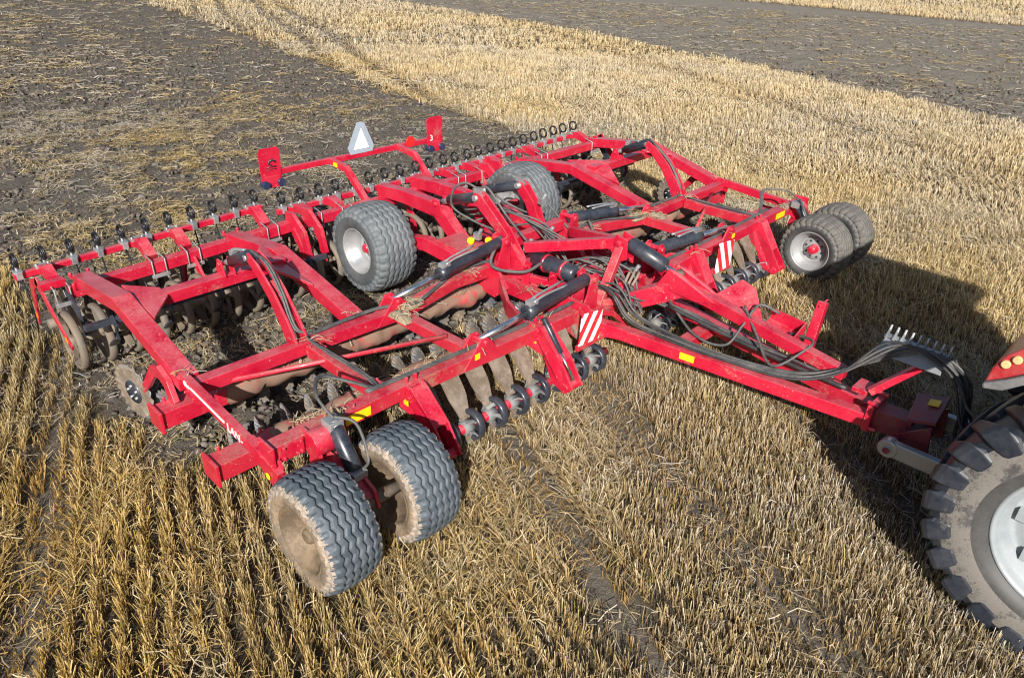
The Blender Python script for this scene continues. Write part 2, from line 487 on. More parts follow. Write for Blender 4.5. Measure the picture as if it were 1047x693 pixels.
def build_ground():
    xs = axis(-8, 13, 0.07, -2500, 2500)
    ys = axis(-10, 22, 0.07, -2500, 2500)
    X, Y = np.meshgrid(xs, ys)
    Z = ground_z(X, Y)
    nx, ny = len(xs), len(ys)
    co = np.stack([X, Y, Z], -1).reshape(-1, 3)
    i = np.arange(ny - 1)[:, None] * nx + np.arange(nx - 1)[None, :]
    f = np.stack([i, i + 1, i + 1 + nx, i + nx], -1).reshape(-1, 4)
    me = quad_mesh('field', co, f)
    at = me.attributes.new('soil', 'FLOAT', 'POINT')
    at.data.foreach_set('value', soil_sd(X, Y).ravel().astype(np.float32))
    at = me.attributes.new('track', 'FLOAT', 'POINT')
    at.data.foreach_set('value', tracks(X, Y).ravel().astype(np.float32))
    at = me.attributes.new('far', 'FLOAT', 'POINT')
    at.data.foreach_set('value', np.clip((np.hypot(X + 6.5, Y + 8.3) - 74) / 8, 0, 1).ravel().astype(np.float32))
    at = me.attributes.new('dry', 'FLOAT', 'POINT')
    at.data.foreach_set('value', np.clip((X - np.interp(Y, Y2, X2) + 1) / 2, 0, 1).ravel().astype(np.float32))
    me.polygons.foreach_set('use_smooth', np.ones(len(f), bool))
    o = bpy.data.objects.new('field', me)
    COL.objects.link(o)
    o['kind'] = 'structure'
    m, nt, p = new_mat('field_soil_and_stubble')
    a1 = N(nt, 'ShaderNodeAttribute', attribute_name='soil')
    a2 = N(nt, 'ShaderNodeAttribute', attribute_name='track')
    g = N(nt, 'ShaderNodeNewGeometry')
    pos = g.outputs['Position']
    n1 = noise(nt, 1.1, 6, 0.65, vec=pos)
    n2 = noise(nt, 16, 6, 0.7, vec=pos)
    n3 = noise(nt, 3.2, 6, 0.7, vec=pos)
    n4 = noise(nt, 60, 4, 0.7, vec=pos)
    # straw laid along random directions: stretched noise
    def straw(rot, sx, sy, lo, hi):
        mp = N(nt, 'ShaderNodeMapping')
        mp.inputs['Rotation'].default_value = (0, 0, rot)
        mp.inputs['Scale'].default_value = (sx, sy, 1)
        nt.links.new(pos, mp.inputs['Vector'])
        return ramp(nt, noise(nt, 1.0, 3, 0.6, vec=mp.outputs[0]), lo, hi)
    st = math_n(nt, 'MAXIMUM', straw(0.4, 5, 40, 0.6, 0.72), math_n(nt, 'MAXIMUM', straw(1.5, 6, 44, 0.6, 0.72), straw(2.4, 5, 36, 0.62, 0.74)))
    soil = mix(nt, ramp(nt, n2, 0.3, 0.7), (0.072, 0.062, 0.053), (0.185, 0.163, 0.14))
    a3 = N(nt, 'ShaderNodeAttribute', attribute_name='dry')
    soil = mix(nt, math_n(nt, 'MULTIPLY', a3.outputs['Fac'], 0.6), soil, (0.31, 0.28, 0.235))
    soil = mix(nt, math_n(nt, 'MULTIPLY', ramp(nt, n1, 0.4, 0.7), 0.5), soil, (0.15, 0.13, 0.11))
    patch = ramp(nt, math_n(nt, 'ADD', math_n(nt, 'MULTIPLY', n3, 0.6), math_n(nt, 'MULTIPLY', n1, 0.4)), 0.46, 0.6)
    soil = mix(nt, math_n(nt, 'MULTIPLY', math_n(nt, 'MULTIPLY', st, patch), 0.75), soil, (0.40, 0.32, 0.18))
    # stubble floor: rows of straw litter, paler far away where single stalks are not modelled
    mpr = N(nt, 'ShaderNodeMapping')
    mpr.inputs['Rotation'].default_value = (0, 0, -R(69.5))
    mpr.inputs['Scale'].default_value = (0.5, 6.06, 1)
    nt.links.new(pos, mpr.inputs['Vector'])
    lit = mix(nt, ramp(nt, n2, 0.32, 0.68), (0.045, 0.037, 0.028), (0.165, 0.132, 0.088))
    lit = mix(nt, math_n(nt, 'MULTIPLY', st, 0.8), lit, (0.42, 0.35, 0.21))
    a4 = N(nt, 'ShaderNodeAttribute', attribute_name='far')   # stubble too distant to be modelled stalk by stalk
    lit = mix(nt, a4.outputs['Fac'], lit, mix(nt, n1, (0.36, 0.285, 0.16), (0.46, 0.38, 0.23)))
    lit = mix(nt, math_n(nt, 'MULTIPLY', a2.outputs['Fac'], 0.75), lit, (0.225, 0.2, 0.17))
    sdv = math_n(nt, 'ADD', a1.outputs['Fac'], math_n(nt, 'MULTIPLY', math_n(nt, 'SUBTRACT', n3, 0.5), math_n(nt, 'ADD', 1.1, math_n(nt, 'MULTIPLY', a3.outputs['Fac'], 9.0))))
    k = ramp(nt, sdv, -0.12, 0.12)
    c = mix(nt, k, lit, soil)
    nt.links.new(c, p.inputs['Base Color'])
    p.inputs['Roughness'].default_value = 0.95
    p.inputs['Specular IOR Level'].default_value = 0.15
    h = math_n(nt, 'ADD', math_n(nt, 'MULTIPLY', n2, 1.0), math_n(nt, 'MULTIPLY', n4, 0.35))
    bump(nt, p, h, 1.0, 0.09)
    me.materials.append(m)
    return o

def quad_mesh(name, co, f):
    me = bpy.data.meshes.new(name)
    n, k = f.shape
    me.vertices.add(len(co))
    me.vertices.foreach_set('co', np.ascontiguousarray(co, np.float32).ravel())
    me.loops.add(n * k)
    me.loops.foreach_set('vertex_index', np.ascontiguousarray(f, np.int32).ravel())
    me.polygons.add(n)
    me.polygons.foreach_set('loop_start', np.arange(0, n * k, k, dtype=np.int32))
    me.polygons.foreach_set('loop_total', np.full(n, k, np.int32))
    me.update(calc_edges=True)
    return me

def set_color(me, col):
    at = me.color_attributes.new('tint', 'FLOAT_COLOR', 'POINT')
    c = np.ones((len(col), 4), np.float32)
    c[:, :3] = col
    at.data.foreach_set('color', c.ravel())

def straw_mat(name, trans=0.3):
    m, nt, p = new_mat(name)
    a1 = N(nt, 'ShaderNodeAttribute', attribute_name='tint')
    nt.links.new(a1.outputs['Color'], p.inputs['Base Color'])
    p.inputs['Roughness'].default_value = 0.55
    p.inputs['Specular IOR Level'].default_value = 0.3
    t = N(nt, 'ShaderNodeBsdfTranslucent')
    nt.links.new(a1.outputs['Color'], t.inputs['Color'])
    mx = N(nt, 'ShaderNodeMixShader')
    mx.inputs[0].default_value = trans
    nt.links.new(p.outputs[0], mx.inputs[1])
    nt.links.new(t.outputs[0], mx.inputs[2])
    nt.links.new(mx.outputs[0], nt.nodes['Material Output'].inputs['Surface'])
    return m

def in_view(x, y, z=0.0, margin=0.22):
    """keeps what the camera, or one a step aside, could see"""
    d = np.stack([x - CAM_POS.x, y - CAM_POS.y, z - CAM_POS.z + 0 * x], -1)
    w = d @ np.array(CAM_F)
    u = d @ np.array(CAM_R) / np.maximum(w, 0.1) * 1.4577
    v = d @ np.array(CAM_U) / np.maximum(w, 0.1) * 1.4577
    hm = margin + 1.2 / np.maximum(w, 1)
    return (w > 1.5) & (np.abs(u) < 1 + hm) & (np.abs(v) < 0.662 + hm)

PAL = np.array([(0.55, 0.44, 0.26), (0.48, 0.36, 0.165), (0.61, 0.53, 0.38), (0.36, 0.265, 0.125), (0.28, 0.27, 0.11), (0.62, 0.56, 0.44), (0.20, 0.15, 0.09)])

def tints(n, x, y, green):
    w = np.array([0.3, 0.2, 0.2, 0.1, 0.06, 0.1, 0.04])
    i = rng.choice(len(PAL), n, p=w)
    c = PAL[i].copy()
    g = VN.fbm(x * 0.35, y * 0.35, 3)
    warm = np.clip((g - 0.5) * 3, -0.6, 0.6)[:, None]
    c *= (1 + warm * np.array([[0.16, 0.06, -0.25]]))
    # greener and more golden regrowth towards the near left of the field
    gl = np.clip(green, 0, 1)[:, None]
    c = c * (1 - gl) + gl * c * np.array([[0.86, 0.80, 0.55]])
    return c * rng.uniform(0.55, 1.2, (n, 1))

def ribbons(x, y, z, hgt, wid, lean_dir, lean, tint, segs=1):
    """tapered upright ribbons, one per point"""
    n = len(x)
    a_ = rng.uniform(0, 2 * math.pi, n)
    sx, sy = np.cos(a_) * wid / 2, np.sin(a_) * wid / 2
    rows = []
    tn = []
    for k in range(segs + 1):
        t = k / segs
        off = lean * hgt * t ** 1.5
        px = x + np.cos(lean_dir) * off
        py = y + np.sin(lean_dir) * off
        pz = z + hgt * t * np.sqrt(np.maximum(0.05, 1 - (lean * t) ** 2 * 0.6))
        ww = 1.0 - 0.35 * t
        rows += [np.stack([px - sx * ww, py - sy * ww, pz], -1), np.stack([px + sx * ww, py + sy * ww, pz], -1)]
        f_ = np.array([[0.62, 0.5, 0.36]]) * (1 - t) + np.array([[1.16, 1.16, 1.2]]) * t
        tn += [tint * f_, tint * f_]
    co = np.stack(rows, 1).reshape(-1, 3)
    col = np.stack(tn, 1).reshape(-1, 3)
    b = np.arange(n)[:, None] * (2 * (segs + 1))
    f = np.concatenate([np.stack([b[:, 0] + 2 * k, b[:, 0] + 2 * k + 1, b[:, 0] + 2 * k + 3, b[:, 0] + 2 * k + 2], -1) for k in range(segs)])
    return co, f, col

def join(lst):
    co, f, col, o = [], [], [], 0
    for a_, b_, c_ in lst:
        co.append(a_)
        f.append(b_ + o)
        col.append(c_)
        o += len(a_)
    return np.concatenate(co), np.concatenate(f), np.concatenate(col)

def stuff(name, data, mat, smooth=False):
    co, f, col = data
    me = quad_mesh(name, co, f)
    set_color(me, col)
    me.materials.append(mat)
    if smooth:
        me.polygons.foreach_set('use_smooth', np.ones(len(f), bool))
    o = bpy.data.objects.new(name, me)
    COL.objects.link(o)
    o['kind'] = 'stuff'
    return o

def row_points(d0, d1, spacing, step, jit):
    """points along the drill rows between two distances from the camera"""
    cx, cy = CAM_POS.x, CAM_POS.y
    pn = np.arange(-d1, d1, spacing)
    pt = np.arange(-d1, d1, step)
    cp, ct = cx * ROWN[0] + cy * ROWN[1], cx * ROW[0] + cy * ROW[1]
    k0 = round(cp / spacing) * spacing
    Pn, Pt = np.meshgrid(pn + k0, pt + ct)
    Pn, Pt = Pn.ravel(), Pt.ravel()
    Pn = Pn + rng.normal(0, jit, len(Pn))
    Pt = Pt + rng.uniform(-step, step, len(Pt))
    x = Pn * ROWN[0] + Pt * ROW[0]
    y = Pn * ROWN[1] + Pt * ROW[1]
    d = np.hypot(x - cx, y - cy)
    k = (d >= d0) & (d < d1)
    x, y, d = x[k], y[k], d[k]
    k = in_view(x, y)
    x, y, d = x[k], y[k], d[k]
    return x, y, d

def stubble_field():
    sets = []
    #        d0   d1   spacing step  jit   per  height        width          segs
    for d0, d1, sp, st, jit, per, (h0, h1), (w0, w1), segs in (
            (0, 9.5, 0.166, 0.0135, 0.022, 5, (0.06, 0.19), (0.0035, 0.0105), 2),
            (9.5, 16, 0.166, 0.022, 0.026, 4, (0.06, 0.19), (0.006, 0.014), 1),
            (16, 30, 0.166, 0.045, 0.034, 3, (0.07, 0.19), (0.011, 0.024), 1),
            (30, 62, 0.25, 0.13, 0.085, 3, (0.08, 0.19), (0.02, 0.042), 1),
            (62, 86, 0.4, 0.22, 0.15, 3, (0.1, 0.19), (0.035, 0.065), 1)):
        x, y, d = row_points(d0, d1, sp, st, jit)
        sd = soil_sd(x, y) + (VN2.fbm(x * 1.7, y * 1.7, 3) - 0.5) * 1.0
        tr = tracks(x, y)
        gap = VN.fbm(x * 2.2 + 40, y * 2.2, 3)
        keep = (sd < 0.0) & (rng.random(len(x)) > tr * 0.93) & (gap > 0.16 + 0.1 * rng.random(len(x)))
        # ahead of the discs but inside the machine the stubble is half turned under
        inside = (np.abs(x) < 4.7) & (y > -3.2) & (y < -1.2)
        keep &= ~(inside & (rng.random(len(x)) < np.clip((y + 3.3) / 1.4, 0.15, 0.9)))
        x, y, d, tr = x[keep], y[keep], d[keep], tr[keep]
        x = np.repeat(x, per) + rng.normal(0, 0.014 + w0, len(x) * per)
        y = np.repeat(y, per) + rng.normal(0, 0.014 + w0, len(y) * per)
        tr = np.repeat(tr, per)
        n = len(x)
        flat = VN2.fbm(x * 0.8 + 9, y * 0.8, 3)
        h = rng.uniform(h0, h1, n) * (0.75 + 0.6 * VN.fbm(x * 1.5, y * 1.5 + 77, 2)) * (1 - 0.5 * tr)
        lean = np.abs(rng.normal(0.15, 0.17, n)) + np.clip((flat - 0.56) * 4, 0, 0.8)
        ldir = np.where(rng.random(n) < 0.4, rng.uniform(0, 2 * math.pi, n), R(70) + rng.normal(0, 1.0, n))
        green = np.clip(1.1 - (x + 6.5) / 4.5, 0, 1) * np.clip((y + 8.5) / 3, 0, 1) * (y < 3)
        c = tints(n, x, y, green)
        c = c * (1 - tr[:, None] * np.array([[0.25, 0.38, 0.6]]))
        # wind-bleached straw far up the field
        bl = np.clip((x - 2) / 22, 0, 0.5)[:, None] * (1 - 0.7 * tr[:, None])
        c = c * (1 - bl) + np.array([[0.66, 0.56, 0.37]]) * bl
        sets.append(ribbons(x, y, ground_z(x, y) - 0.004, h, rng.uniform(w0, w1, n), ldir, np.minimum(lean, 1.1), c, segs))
    by = {}
    for co, f, col in sets:
        by.setdefault('a', []).append((co, f, col))
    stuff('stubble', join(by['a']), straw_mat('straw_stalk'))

def litter():
    """cut straw lying about: thick in the stubble, in wisps on the worked soil"""
    out = []
    for d0, d1, per_m2, (l0, l1), (w0, w1) in ((0, 11, 560, (0.04, 0.24), (0.003, 0.0075)), (11, 22, 1100, (0.06, 0.36), (0.005, 0.012)), (22, 50, 220, (0.14, 0.5), (0.012, 0.028))):
        A = int(4 * d1 * d1 * per_m2)
        A = int(1.35 * 1.35 * d1 * d1 * per_m2)
        x = CAM_POS.x + rng.uniform(-d1 * 0.35, d1, A)
        y = CAM_POS.y + rng.uniform(-d1 * 0.35, d1, A)
        d = np.hypot(x - CAM_POS.x, y - CAM_POS.y)
        k = (d >= d0) & (d < d1)
        x, y = x[k], y[k]
        k = in_view(x, y)
        x, y = x[k], y[k]
        sd = soil_sd(x, y)
        wis = VN.fbm(x * 1.6, y * 1.6, 3)
        fine = VN2.fbm(x * 4.5, y * 4.5, 2)
        pr = np.where(sd > 0, np.clip((wis - 0.40) * 5.5, 0.05, 0.95) * np.clip((fine - 0.40) * 7, 0.10, 1) * np.clip(1.5 - (x + 3) / 6.5 + np.clip((x - 14) / 4, 0, 0.9), 0.25, 1.5), np.clip((wis - 0.35) * 2.6, 0.15, 0.8) * np.where(x > 9, 0.3, 1.0))
        pr = pr * np.where((sd > 0) & (np.abs(sd) < 0.8), 1.3, 1.0)
        k = rng.random(len(x)) < pr
        x, y, sd = x[k], y[k], sd[k]
        n = len(x)
        ln = rng.uniform(l0, l1, n)
        wd = rng.uniform(w0, w1, n)
        a_ = np.where(rng.random(n) < 0.78, rng.uniform(0, 2 * math.pi, n), 6 * VN.fbm(x * 0.9, y * 0.9 + 31, 2) + rng.normal(0, 0.5, n))
        bend = rng.normal(0, 0.35, n)
        z0 = ground_z(x, y) + rng.uniform(0.012, 0.06, n) + np.where(sd < 0, rng.uniform(0, 0.05, n), 0)
        rows = []
        for t in (-0.5, 0.0, 0.5):
            aa = a_ + bend * t * 2
            px = x + np.cos(aa) * ln * t
            py = y + np.sin(aa) * ln * t
            pz = z0 + (0.25 - t * t) * ln * 0.12 + rng.normal(0, 0.013, n)
            nx, ny = -np.sin(aa) * wd / 2, np.cos(aa) * wd / 2
            rows += [np.stack([px - nx, py - ny, pz], -1), np.stack([px + nx, py + ny, pz + wd * 0.3], -1)]
        co = np.stack(rows, 1).reshape(-1, 3)
        c = tints(n, x, y, np.zeros(n)) * np.array([[1.06, 1.04, 1.06]])
        c = np.where((rng.random(n) < 0.25)[:, None] & (sd > 0)[:, None], c * 0.6, c)
        col = np.repeat(c, 6, 0)
        b = np.arange(n) * 6
        f = np.concatenate([np.stack([b + 2 * k, b + 2 * k + 1, b + 2 * k + 3, b + 2 * k + 2], -1) for k in (0, 1)])
        out.append((co, f, col))
    stuff('loose_straw', join(out), straw_mat('loose_straw_blade', 0.2))

def clods():
    t = (1 + 5 ** 0.5) / 2
    v = np.array([(-1, t, 0), (1, t, 0), (-1, -t, 0), (1, -t, 0), (0, -1, t), (0, 1, t), (0, -1, -t), (0, 1, -t), (t, 0, -1), (t, 0, 1), (-t, 0, -1), (-t, 0, 1)])
    v /= np.linalg.norm(v[0])
    fc = np.array([(0, 11, 5), (0, 5, 1), (0, 1, 7), (0, 7, 10), (0, 10, 11), (1, 5, 9), (5, 11, 4), (11, 10, 2), (10, 7, 6), (7, 1, 8), (3, 9, 4), (3, 4, 2), (3, 2, 6), (3, 6, 8), (3, 8, 9), (4, 9, 5), (2, 4, 11), (6, 2, 10), (8, 6, 7), (9, 8, 1)])
    xs, ys, rs = [], [], []
    for d0, d1, per_m2, r0, r1 in ((0, 13, 330, 0.005, 0.05), (13, 30, 120, 0.009, 0.065), (30, 50, 8, 0.02, 0.08)):
        n = int((1.35 * d1) ** 2 * per_m2)
        x = CAM_POS.x + rng.uniform(-d1 * 0.35, d1, n)
        y = CAM_POS.y + rng.uniform(-d1 * 0.35, d1, n)
        d = np.hypot(x - CAM_POS.x, y - CAM_POS.y)
        k = (d >= d0) & (d < d1)
        x, y = x[k], y[k]
        k = in_view(x, y)
        x, y = x[k], y[k]
        k = soil_sd(x, y) + rng.normal(0, 0.2, len(x)) > 0.05
        x, y = x[k], y[k]
        xs.append(x)
        ys.append(y)
        rs.append(r0 + (r1 - r0) * rng.random(len(x)) ** 5.0)
    n = 2400
    xs.append(rng.uniform(-4.6, 4.6, n))
    ys.append(rng.uniform(-3.1, 0.4, n))
    rs.append(0.010 + 0.05 * rng.random(n) ** 3)
    x, y, r = map(np.concatenate, (xs, ys, rs))
    n = len(x)
    sc = rng.uniform(0.6, 1.3, (n, 1, 3)) * np.array([[[1, 1, 0.75]]])
    w = v[None] * (1 + rng.normal(0, 0.34, (n, 12, 1))) * sc
    a_ = rng.uniform(0, 6.28, n)
    ca, sa = np.cos(a_)[:, None], np.sin(a_)[:, None]
    wx = w[..., 0] * ca - w[..., 1] * sa
    wy = w[..., 0] * sa + w[..., 1] * ca
    w = np.stack([wx, wy, w[..., 2]], -1) * r[:, None, None]
    w[..., 0] += x[:, None]
    w[..., 1] += y[:, None]
    w[..., 2] += (ground_z(x, y) + r * 0.3)[:, None]
    base = np.array([(0.118, 0.103, 0.088)]) * rng.uniform(0.6, 1.3, (n, 1)) * (1 + rng.normal(0, 0.04, (n, 3)))
    col = np.repeat(base, 12, 0)
    f = (np.arange(n)[:, None, None] * 12 + fc[None]).reshape(-1, 3)
    m, nt, p = new_mat('clod_soil')
    a1 = N(nt, 'ShaderNodeAttribute', attribute_name='tint')
    nt.links.new(a1.outputs['Color'], p.inputs['Base Color'])
    p.inputs['Roughness'].default_value = 0.95
    p.inputs['Specular IOR Level'].default_value = 0.1
    stuff('soil_clods', (w.reshape(-1, 3), f, col), m)

build_ground()
stubble_field()
litter()
clods()

# ------------------------------------------------------------------ the trailed disc cultivator
CULT = thing('disc_cultivator', 'wide red trailed disc cultivator with folding wings, working from stubble into dark soil', 'cultivator')
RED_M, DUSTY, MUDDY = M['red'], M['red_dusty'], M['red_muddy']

def part(mb, name, mat, parent=None, bevel=0.006, seg=2, label=None, loc=None):
    o = mb.build(name, mat, CULT if parent is None else parent, bevel, seg, loc)
    if label:
        o['label'] = label
    return o

def bolts(mb, pts, ax, r=0.014, ln=0.03):
    for p in pts:
        p = V3(p)
        mb.cyl(p - V3(ax) * ln / 2, p + V3(ax) * ln / 2, r, n=6)

def rearz(x):          # the left wing hangs a little, the right one is level
    return 0.0 if x > -1.6 else 0.028 * (x + 1.6)

# --- wings
for s in (-1, 1):
    sx = lambda x: s * x
    zo = -0.03 if s < 0 else 0.0
    # two cranked arms reaching back over the packer rings
    mb = MB().path([(sx(4.43), 0.16, 0.93 + zo), (sx(4.43), -1.05, 1.115 + zo), (sx(4.43), -2.40, 0.80)], 0.185, 0.15, side=(1, 0, 0))
    mb.plate([(sx(4.33), -0.78, 1.16 + zo), (sx(4.05), -1.03, 1.135 + zo), (sx(4.05), -1.22, 1.118 + zo), (sx(4.33), -1.55, 1.09 + zo)], 0.03)
    bolts(mb, [(sx(4.43) - 0.09, 0.22, 0.98 + zo), (sx(4.43) + 0.09, 0.22, 0.98 + zo), (sx(4.43) - 0.112, 0.1, 0.9 + zo)], (0, 0, 1), 0.022, 0.07)
    part(mb, 'cranked_arm', RED_M)
    mb = MB().path([(sx(2.61), 0.30, 0.865), (sx(2.61), -0.85, 1.03), (sx(2.61), -2.42, 0.74)], 0.185, 0.15, side=(1, 0, 0))
    mb.plate([(sx(2.71), -0.62, 1.085), (sx(3.02), -1.03, 1.117), (sx(3.02), -1.22, 1.117), (sx(2.71), -1.72, 0.96)], 0.03)
    bolts(mb, [(sx(2.61) - 0.09, 0.34, 0.93), (sx(2.61) + 0.09, 0.34, 0.93), (sx(2.61) - 0.112, 0.22, 0.84)], (0, 0, 1), 0.022, 0.07)
    part(mb, 'cranked_arm', RED_M)
    mb = MB().path([(sx(4.325), -1.12, 1.045), (sx(2.715), -1.12, 1.045)], 0.145, 0.125)
    part(mb, 'upper_cross_tube', RED_M)
    # lug, tower and short depth cylinder
    mb = MB()
    for q in (-0.055, 0.055):
        mb.plate([(sx(3.38) + q, -1.02, 1.11), (sx(3.38) + q, -1.22, 1.11), (sx(3.38) + q, -1.16, 1.27), (sx(3.38) + q, -1.08, 1.27)], 0.018)
    mb.cyl((sx(3.38) - 0.08, -1.12, 1.22), (sx(3.38) + 0.08, -1.12, 1.22), 0.022, n=10)
    part(mb, 'cylinder_lug', RED_M, bevel=0.003)
    mb = MB()
    for q in (-0.06, 0.06):
        mb.path([(sx(3.34) + q, -1.72, 1.50), (sx(3.34) + q, -1.88, 1.42), (sx(3.34) + q, -2.12, 1.22), (sx(3.34) + q, -2.30, 1.0), (sx(3.34) + q, -2.46, 0.74)], 0.025, [0.1, 0.13, 0.15, 0.17, 0.2], side=(1, 0, 0))
    mb.path([(sx(3.34), -2.02, 1.32), (sx(3.34), -2.14, 1.2), (sx(3.34), -2.32, 0.98)], 0.11, 0.03, side=(1, 0, 0))
    part(mb, 'curved_tower', RED_M, bevel=0.003)
    mb = MB().cyl((sx(3.36), -1.12, 1.22), (sx(3.36), -1.26, 1.285), 0.035, n=14)
    o = part(mb, 'depth_cylinder', M['steel'], bevel=0)
    mb = MB().tube([(sx(3.36), -1.24, 1.275), (sx(3.36), -1.3, 1.3), (sx(3.36), -1.3, 1.3), (sx(3.36), -1.68, 1.475), (sx(3.36), -1.76, 1.51)], [0.045, 0.05, 0.072, 0.072, 0.05], 16)
    part(mb, 'barrel', M['black'], o, bevel=0)
    mb = MB()
    mb.box((sx(3.36), -1.33, 1.4), (0.07, 0.07, 0.06))
    mb.cyl((sx(3.36) - 0.07, -1.7, 1.48), (sx(3.36) + 0.07, -1.7, 1.48), 0.03, n=10)
    mb.tube(spline([(sx(3.36), -1.3, 1.42), (sx(3.36), -1.4, 1.46), (sx(3.33), -1.55, 1.49)], 5), 0.018, 8)
    part(mb, 'valve_fitting', M['steel'], o, bevel=0)
    # main lateral tubes and the lengthwise links between them
    mb = MB().path([(sx(4.46), -2.49, 0.79), (sx(3.3), -2.49, 0.775), (sx(2.2), -2.52, 0.765)], 0.13, 0.13)
    part(mb, 'middle_cross_tube', RED_M)
    mb = MB().path([(sx(2.2), -2.54, 0.765), (sx(1.35), -2.45, 0.84), (sx(0.62), -2.45, 0.82)], 0.13, 0.13)
    part(mb, 'middle_cross_tube', DUSTY, label='dusty inner cross tube')
    mb = MB().path([(sx(4.46), -3.84, 0.855), (sx(3.1), -3.84, 0.87), (sx(0.85), -3.86, 0.80)], 0.14, 0.14)
    part(mb, 'front_cross_tube', DUSTY if s < 0 else RED_M)
    mb = MB().path([(sx(3.29), -2.57, 0.765), (sx(3.29), -3.76, 0.80)], 0.12, 0.125)
    part(mb, 'lengthwise_tube', DUSTY)
    mb = MB().path([(sx(2.22), -2.6, 0.765), (sx(2.22), -3.76, 0.80)], 0.12, 0.125)
    part(mb, 'lengthwise_tube', DUSTY)
    mb = MB().tube([(sx(4.4), -2.40, 0.72), (sx(2.26), -3.40, 0.88)], 0.024, 8)
    part(mb, 'tie_rod', DUSTY, bevel=0)
    # thin outer bar with the white lettering
    mb = MB().path([(sx(4.46), -2.2, 0.86), (sx(4.46), -2.6, 0.835), (sx(4.46), -3.62, 0.775), (sx(4.46), -3.98, 0.66)], 0.065, [0.10, 0.115, 0.115, 0.20], side=(1, 0, 0))
    mb.plate([(sx(4.43), -3.55, 0.84), (sx(4.43), -3.95, 0.82), (sx(4.43), -4.05, 0.6), (sx(4.43), -3.9, 0.55), (sx(4.43), -3.7, 0.68)], 0.03)
    ob = part(mb, 'outer_bar', RED_M, bevel=0.004)
    # lower disc carriers, caked with soil
    for (y, z, xa, xb, nm) in ((-2.30, 0.5, 4.74, 0.75, 'rear'), (-3.26, 0.47, 4.70, 0.75, 'front')):
        mb = MB()
        xs = np.linspace(xa, xb, 24)
        mb.path([(sx(xa), y, z), (sx(xa - 0.62), y, z)], 0.2, 0.17)
        mb.plate([(sx(xa), y - 0.13, z - 0.11), (sx(xa), y + 0.13, z - 0.11), (sx(xa), y + 0.13, z + 0.11), (sx(xa), y - 0.13, z + 0.11)], 0.03)
        bolts(mb, [(sx(xa - 0.12), y + 0.09, z + 0.09), (sx(xa - 0.5), y + 0.09, z + 0.09)], (0, 0, 1), 0.016, 0.08)
        part(mb, 'disc_carrier', RED_M if nm == 'rear' else DUSTY)
        mb = MB()
        xs = np.linspace(xa - 0.55, xb, 70)
        k0 = len(mb.v)
        mb.tube([(sx(x), y, z - 0.01) for x in xs], [0.10 + 0.035 * VN2.fbm(np.array([x * 2.2 + 50]), np.array([y * 3]), 3)[0] for x in xs], 14)
        for q in range(k0, len(mb.v)):
            v_ = V3(mb.v[q])
            nn_ = float(VN.fbm(np.array([v_[0] * 7 + 60]), np.array([v_[1] * 9 + v_[2] * 13 + 40]), 3)[0]) - 0.5
            cen = V3((v_[0], y, z - 0.01))
            mb.v[q] = tuple(cen + (v_ - cen) * (1 + 0.9 * nn_))
        part(mb, 'soil_caked_carrier', MUDDY, bevel=0)
    # lugs on top for the folding cylinders
    for y, z in ((-2.5, 0.85), (-3.84, 0.93)):
        mb = MB()
        for q in (-0.07, 0.07):
            mb.plate([(sx(2.5), y + q, z - 0.13), (sx(2.02), y + q, z - 0.13), (sx(2.12), y + q, z + 0.05), (sx(2.2), y + q, z + 0.13), (sx(2.28), y + q, z + 0.13), (sx(2.34), y + q, z + 0.05)], 0.022)
        mb.cyl((sx(2.23), y - 0.11, z + 0.08), (sx(2.23), y + 0.11, z + 0.08), 0.026, n=10)
        part(mb, 'folding_lug', RED_M, bevel=0.003)
        # folding cylinder: chrome rod outside, dark barrel inside
        p0, p1 = V3((sx(2.23), y, z + 0.08)), V3((sx(0.62), y + 0.02, z + 0.30 if y > -3 else z + 0.22))
        m_ = p0 + (p1 - p0) * 0.40
        o = part(MB().cyl(p0, m_ + (p1 - p0) * 0.03, 0.034, n=14), 'folding_cylinder', M['chrome'], bevel=0)
        mb = MB().tube([m_, m_ + (p1 - p0) * .001, m_ + (p1 - p0) * .07, m_ + (p1 - p0) * .075, p1 - (p1 - p0) * .02, p1], [0.05, 0.078, 0.078, 0.07, 0.07, 0.05], 18)
        part(mb, 'barrel', M['black'], o, bevel=0)
        mb = MB()
        e = m_ + (p1 - p0) * 0.05
        mb.box(e + V3((0, 0.0, 0.085)), (0.12, 0.07, 0.06))
        for q in (-0.03, 0.03):
            mb.tube(spline([e + V3((0, q, 0.1)), e + (p1 - p0) * 0.1 + V3((0, q, 0.115)), e + (p1 - p0) * 0.3 + V3((0, q * 1.5, 0.10))], 5), 0.013, 7)
        part(mb, 'oil_pipe', M['steel'], o, bevel=0)
    # yellow warning stickers on the front tube and the lugs
    yv = -3.84 - 0.071 - 0.004
    for x0, x1, zc in ((3.55, 3.80, 0.865), (1.72, 1.86, 0.825), (1.88, 2.02, 0.825)):
        part(MB().box((sx((x0 + x1) / 2), yv, zc), (x1 - x0, 0.005, 0.085)), 'warning_sticker', M['yellow'], bevel=0)
    part(MB().box((sx(2.33), -3.84 - 0.084, 0.9), (0.06, 0.006, 0.06)), 'warning_sticker', M['yellow'], bevel=0)
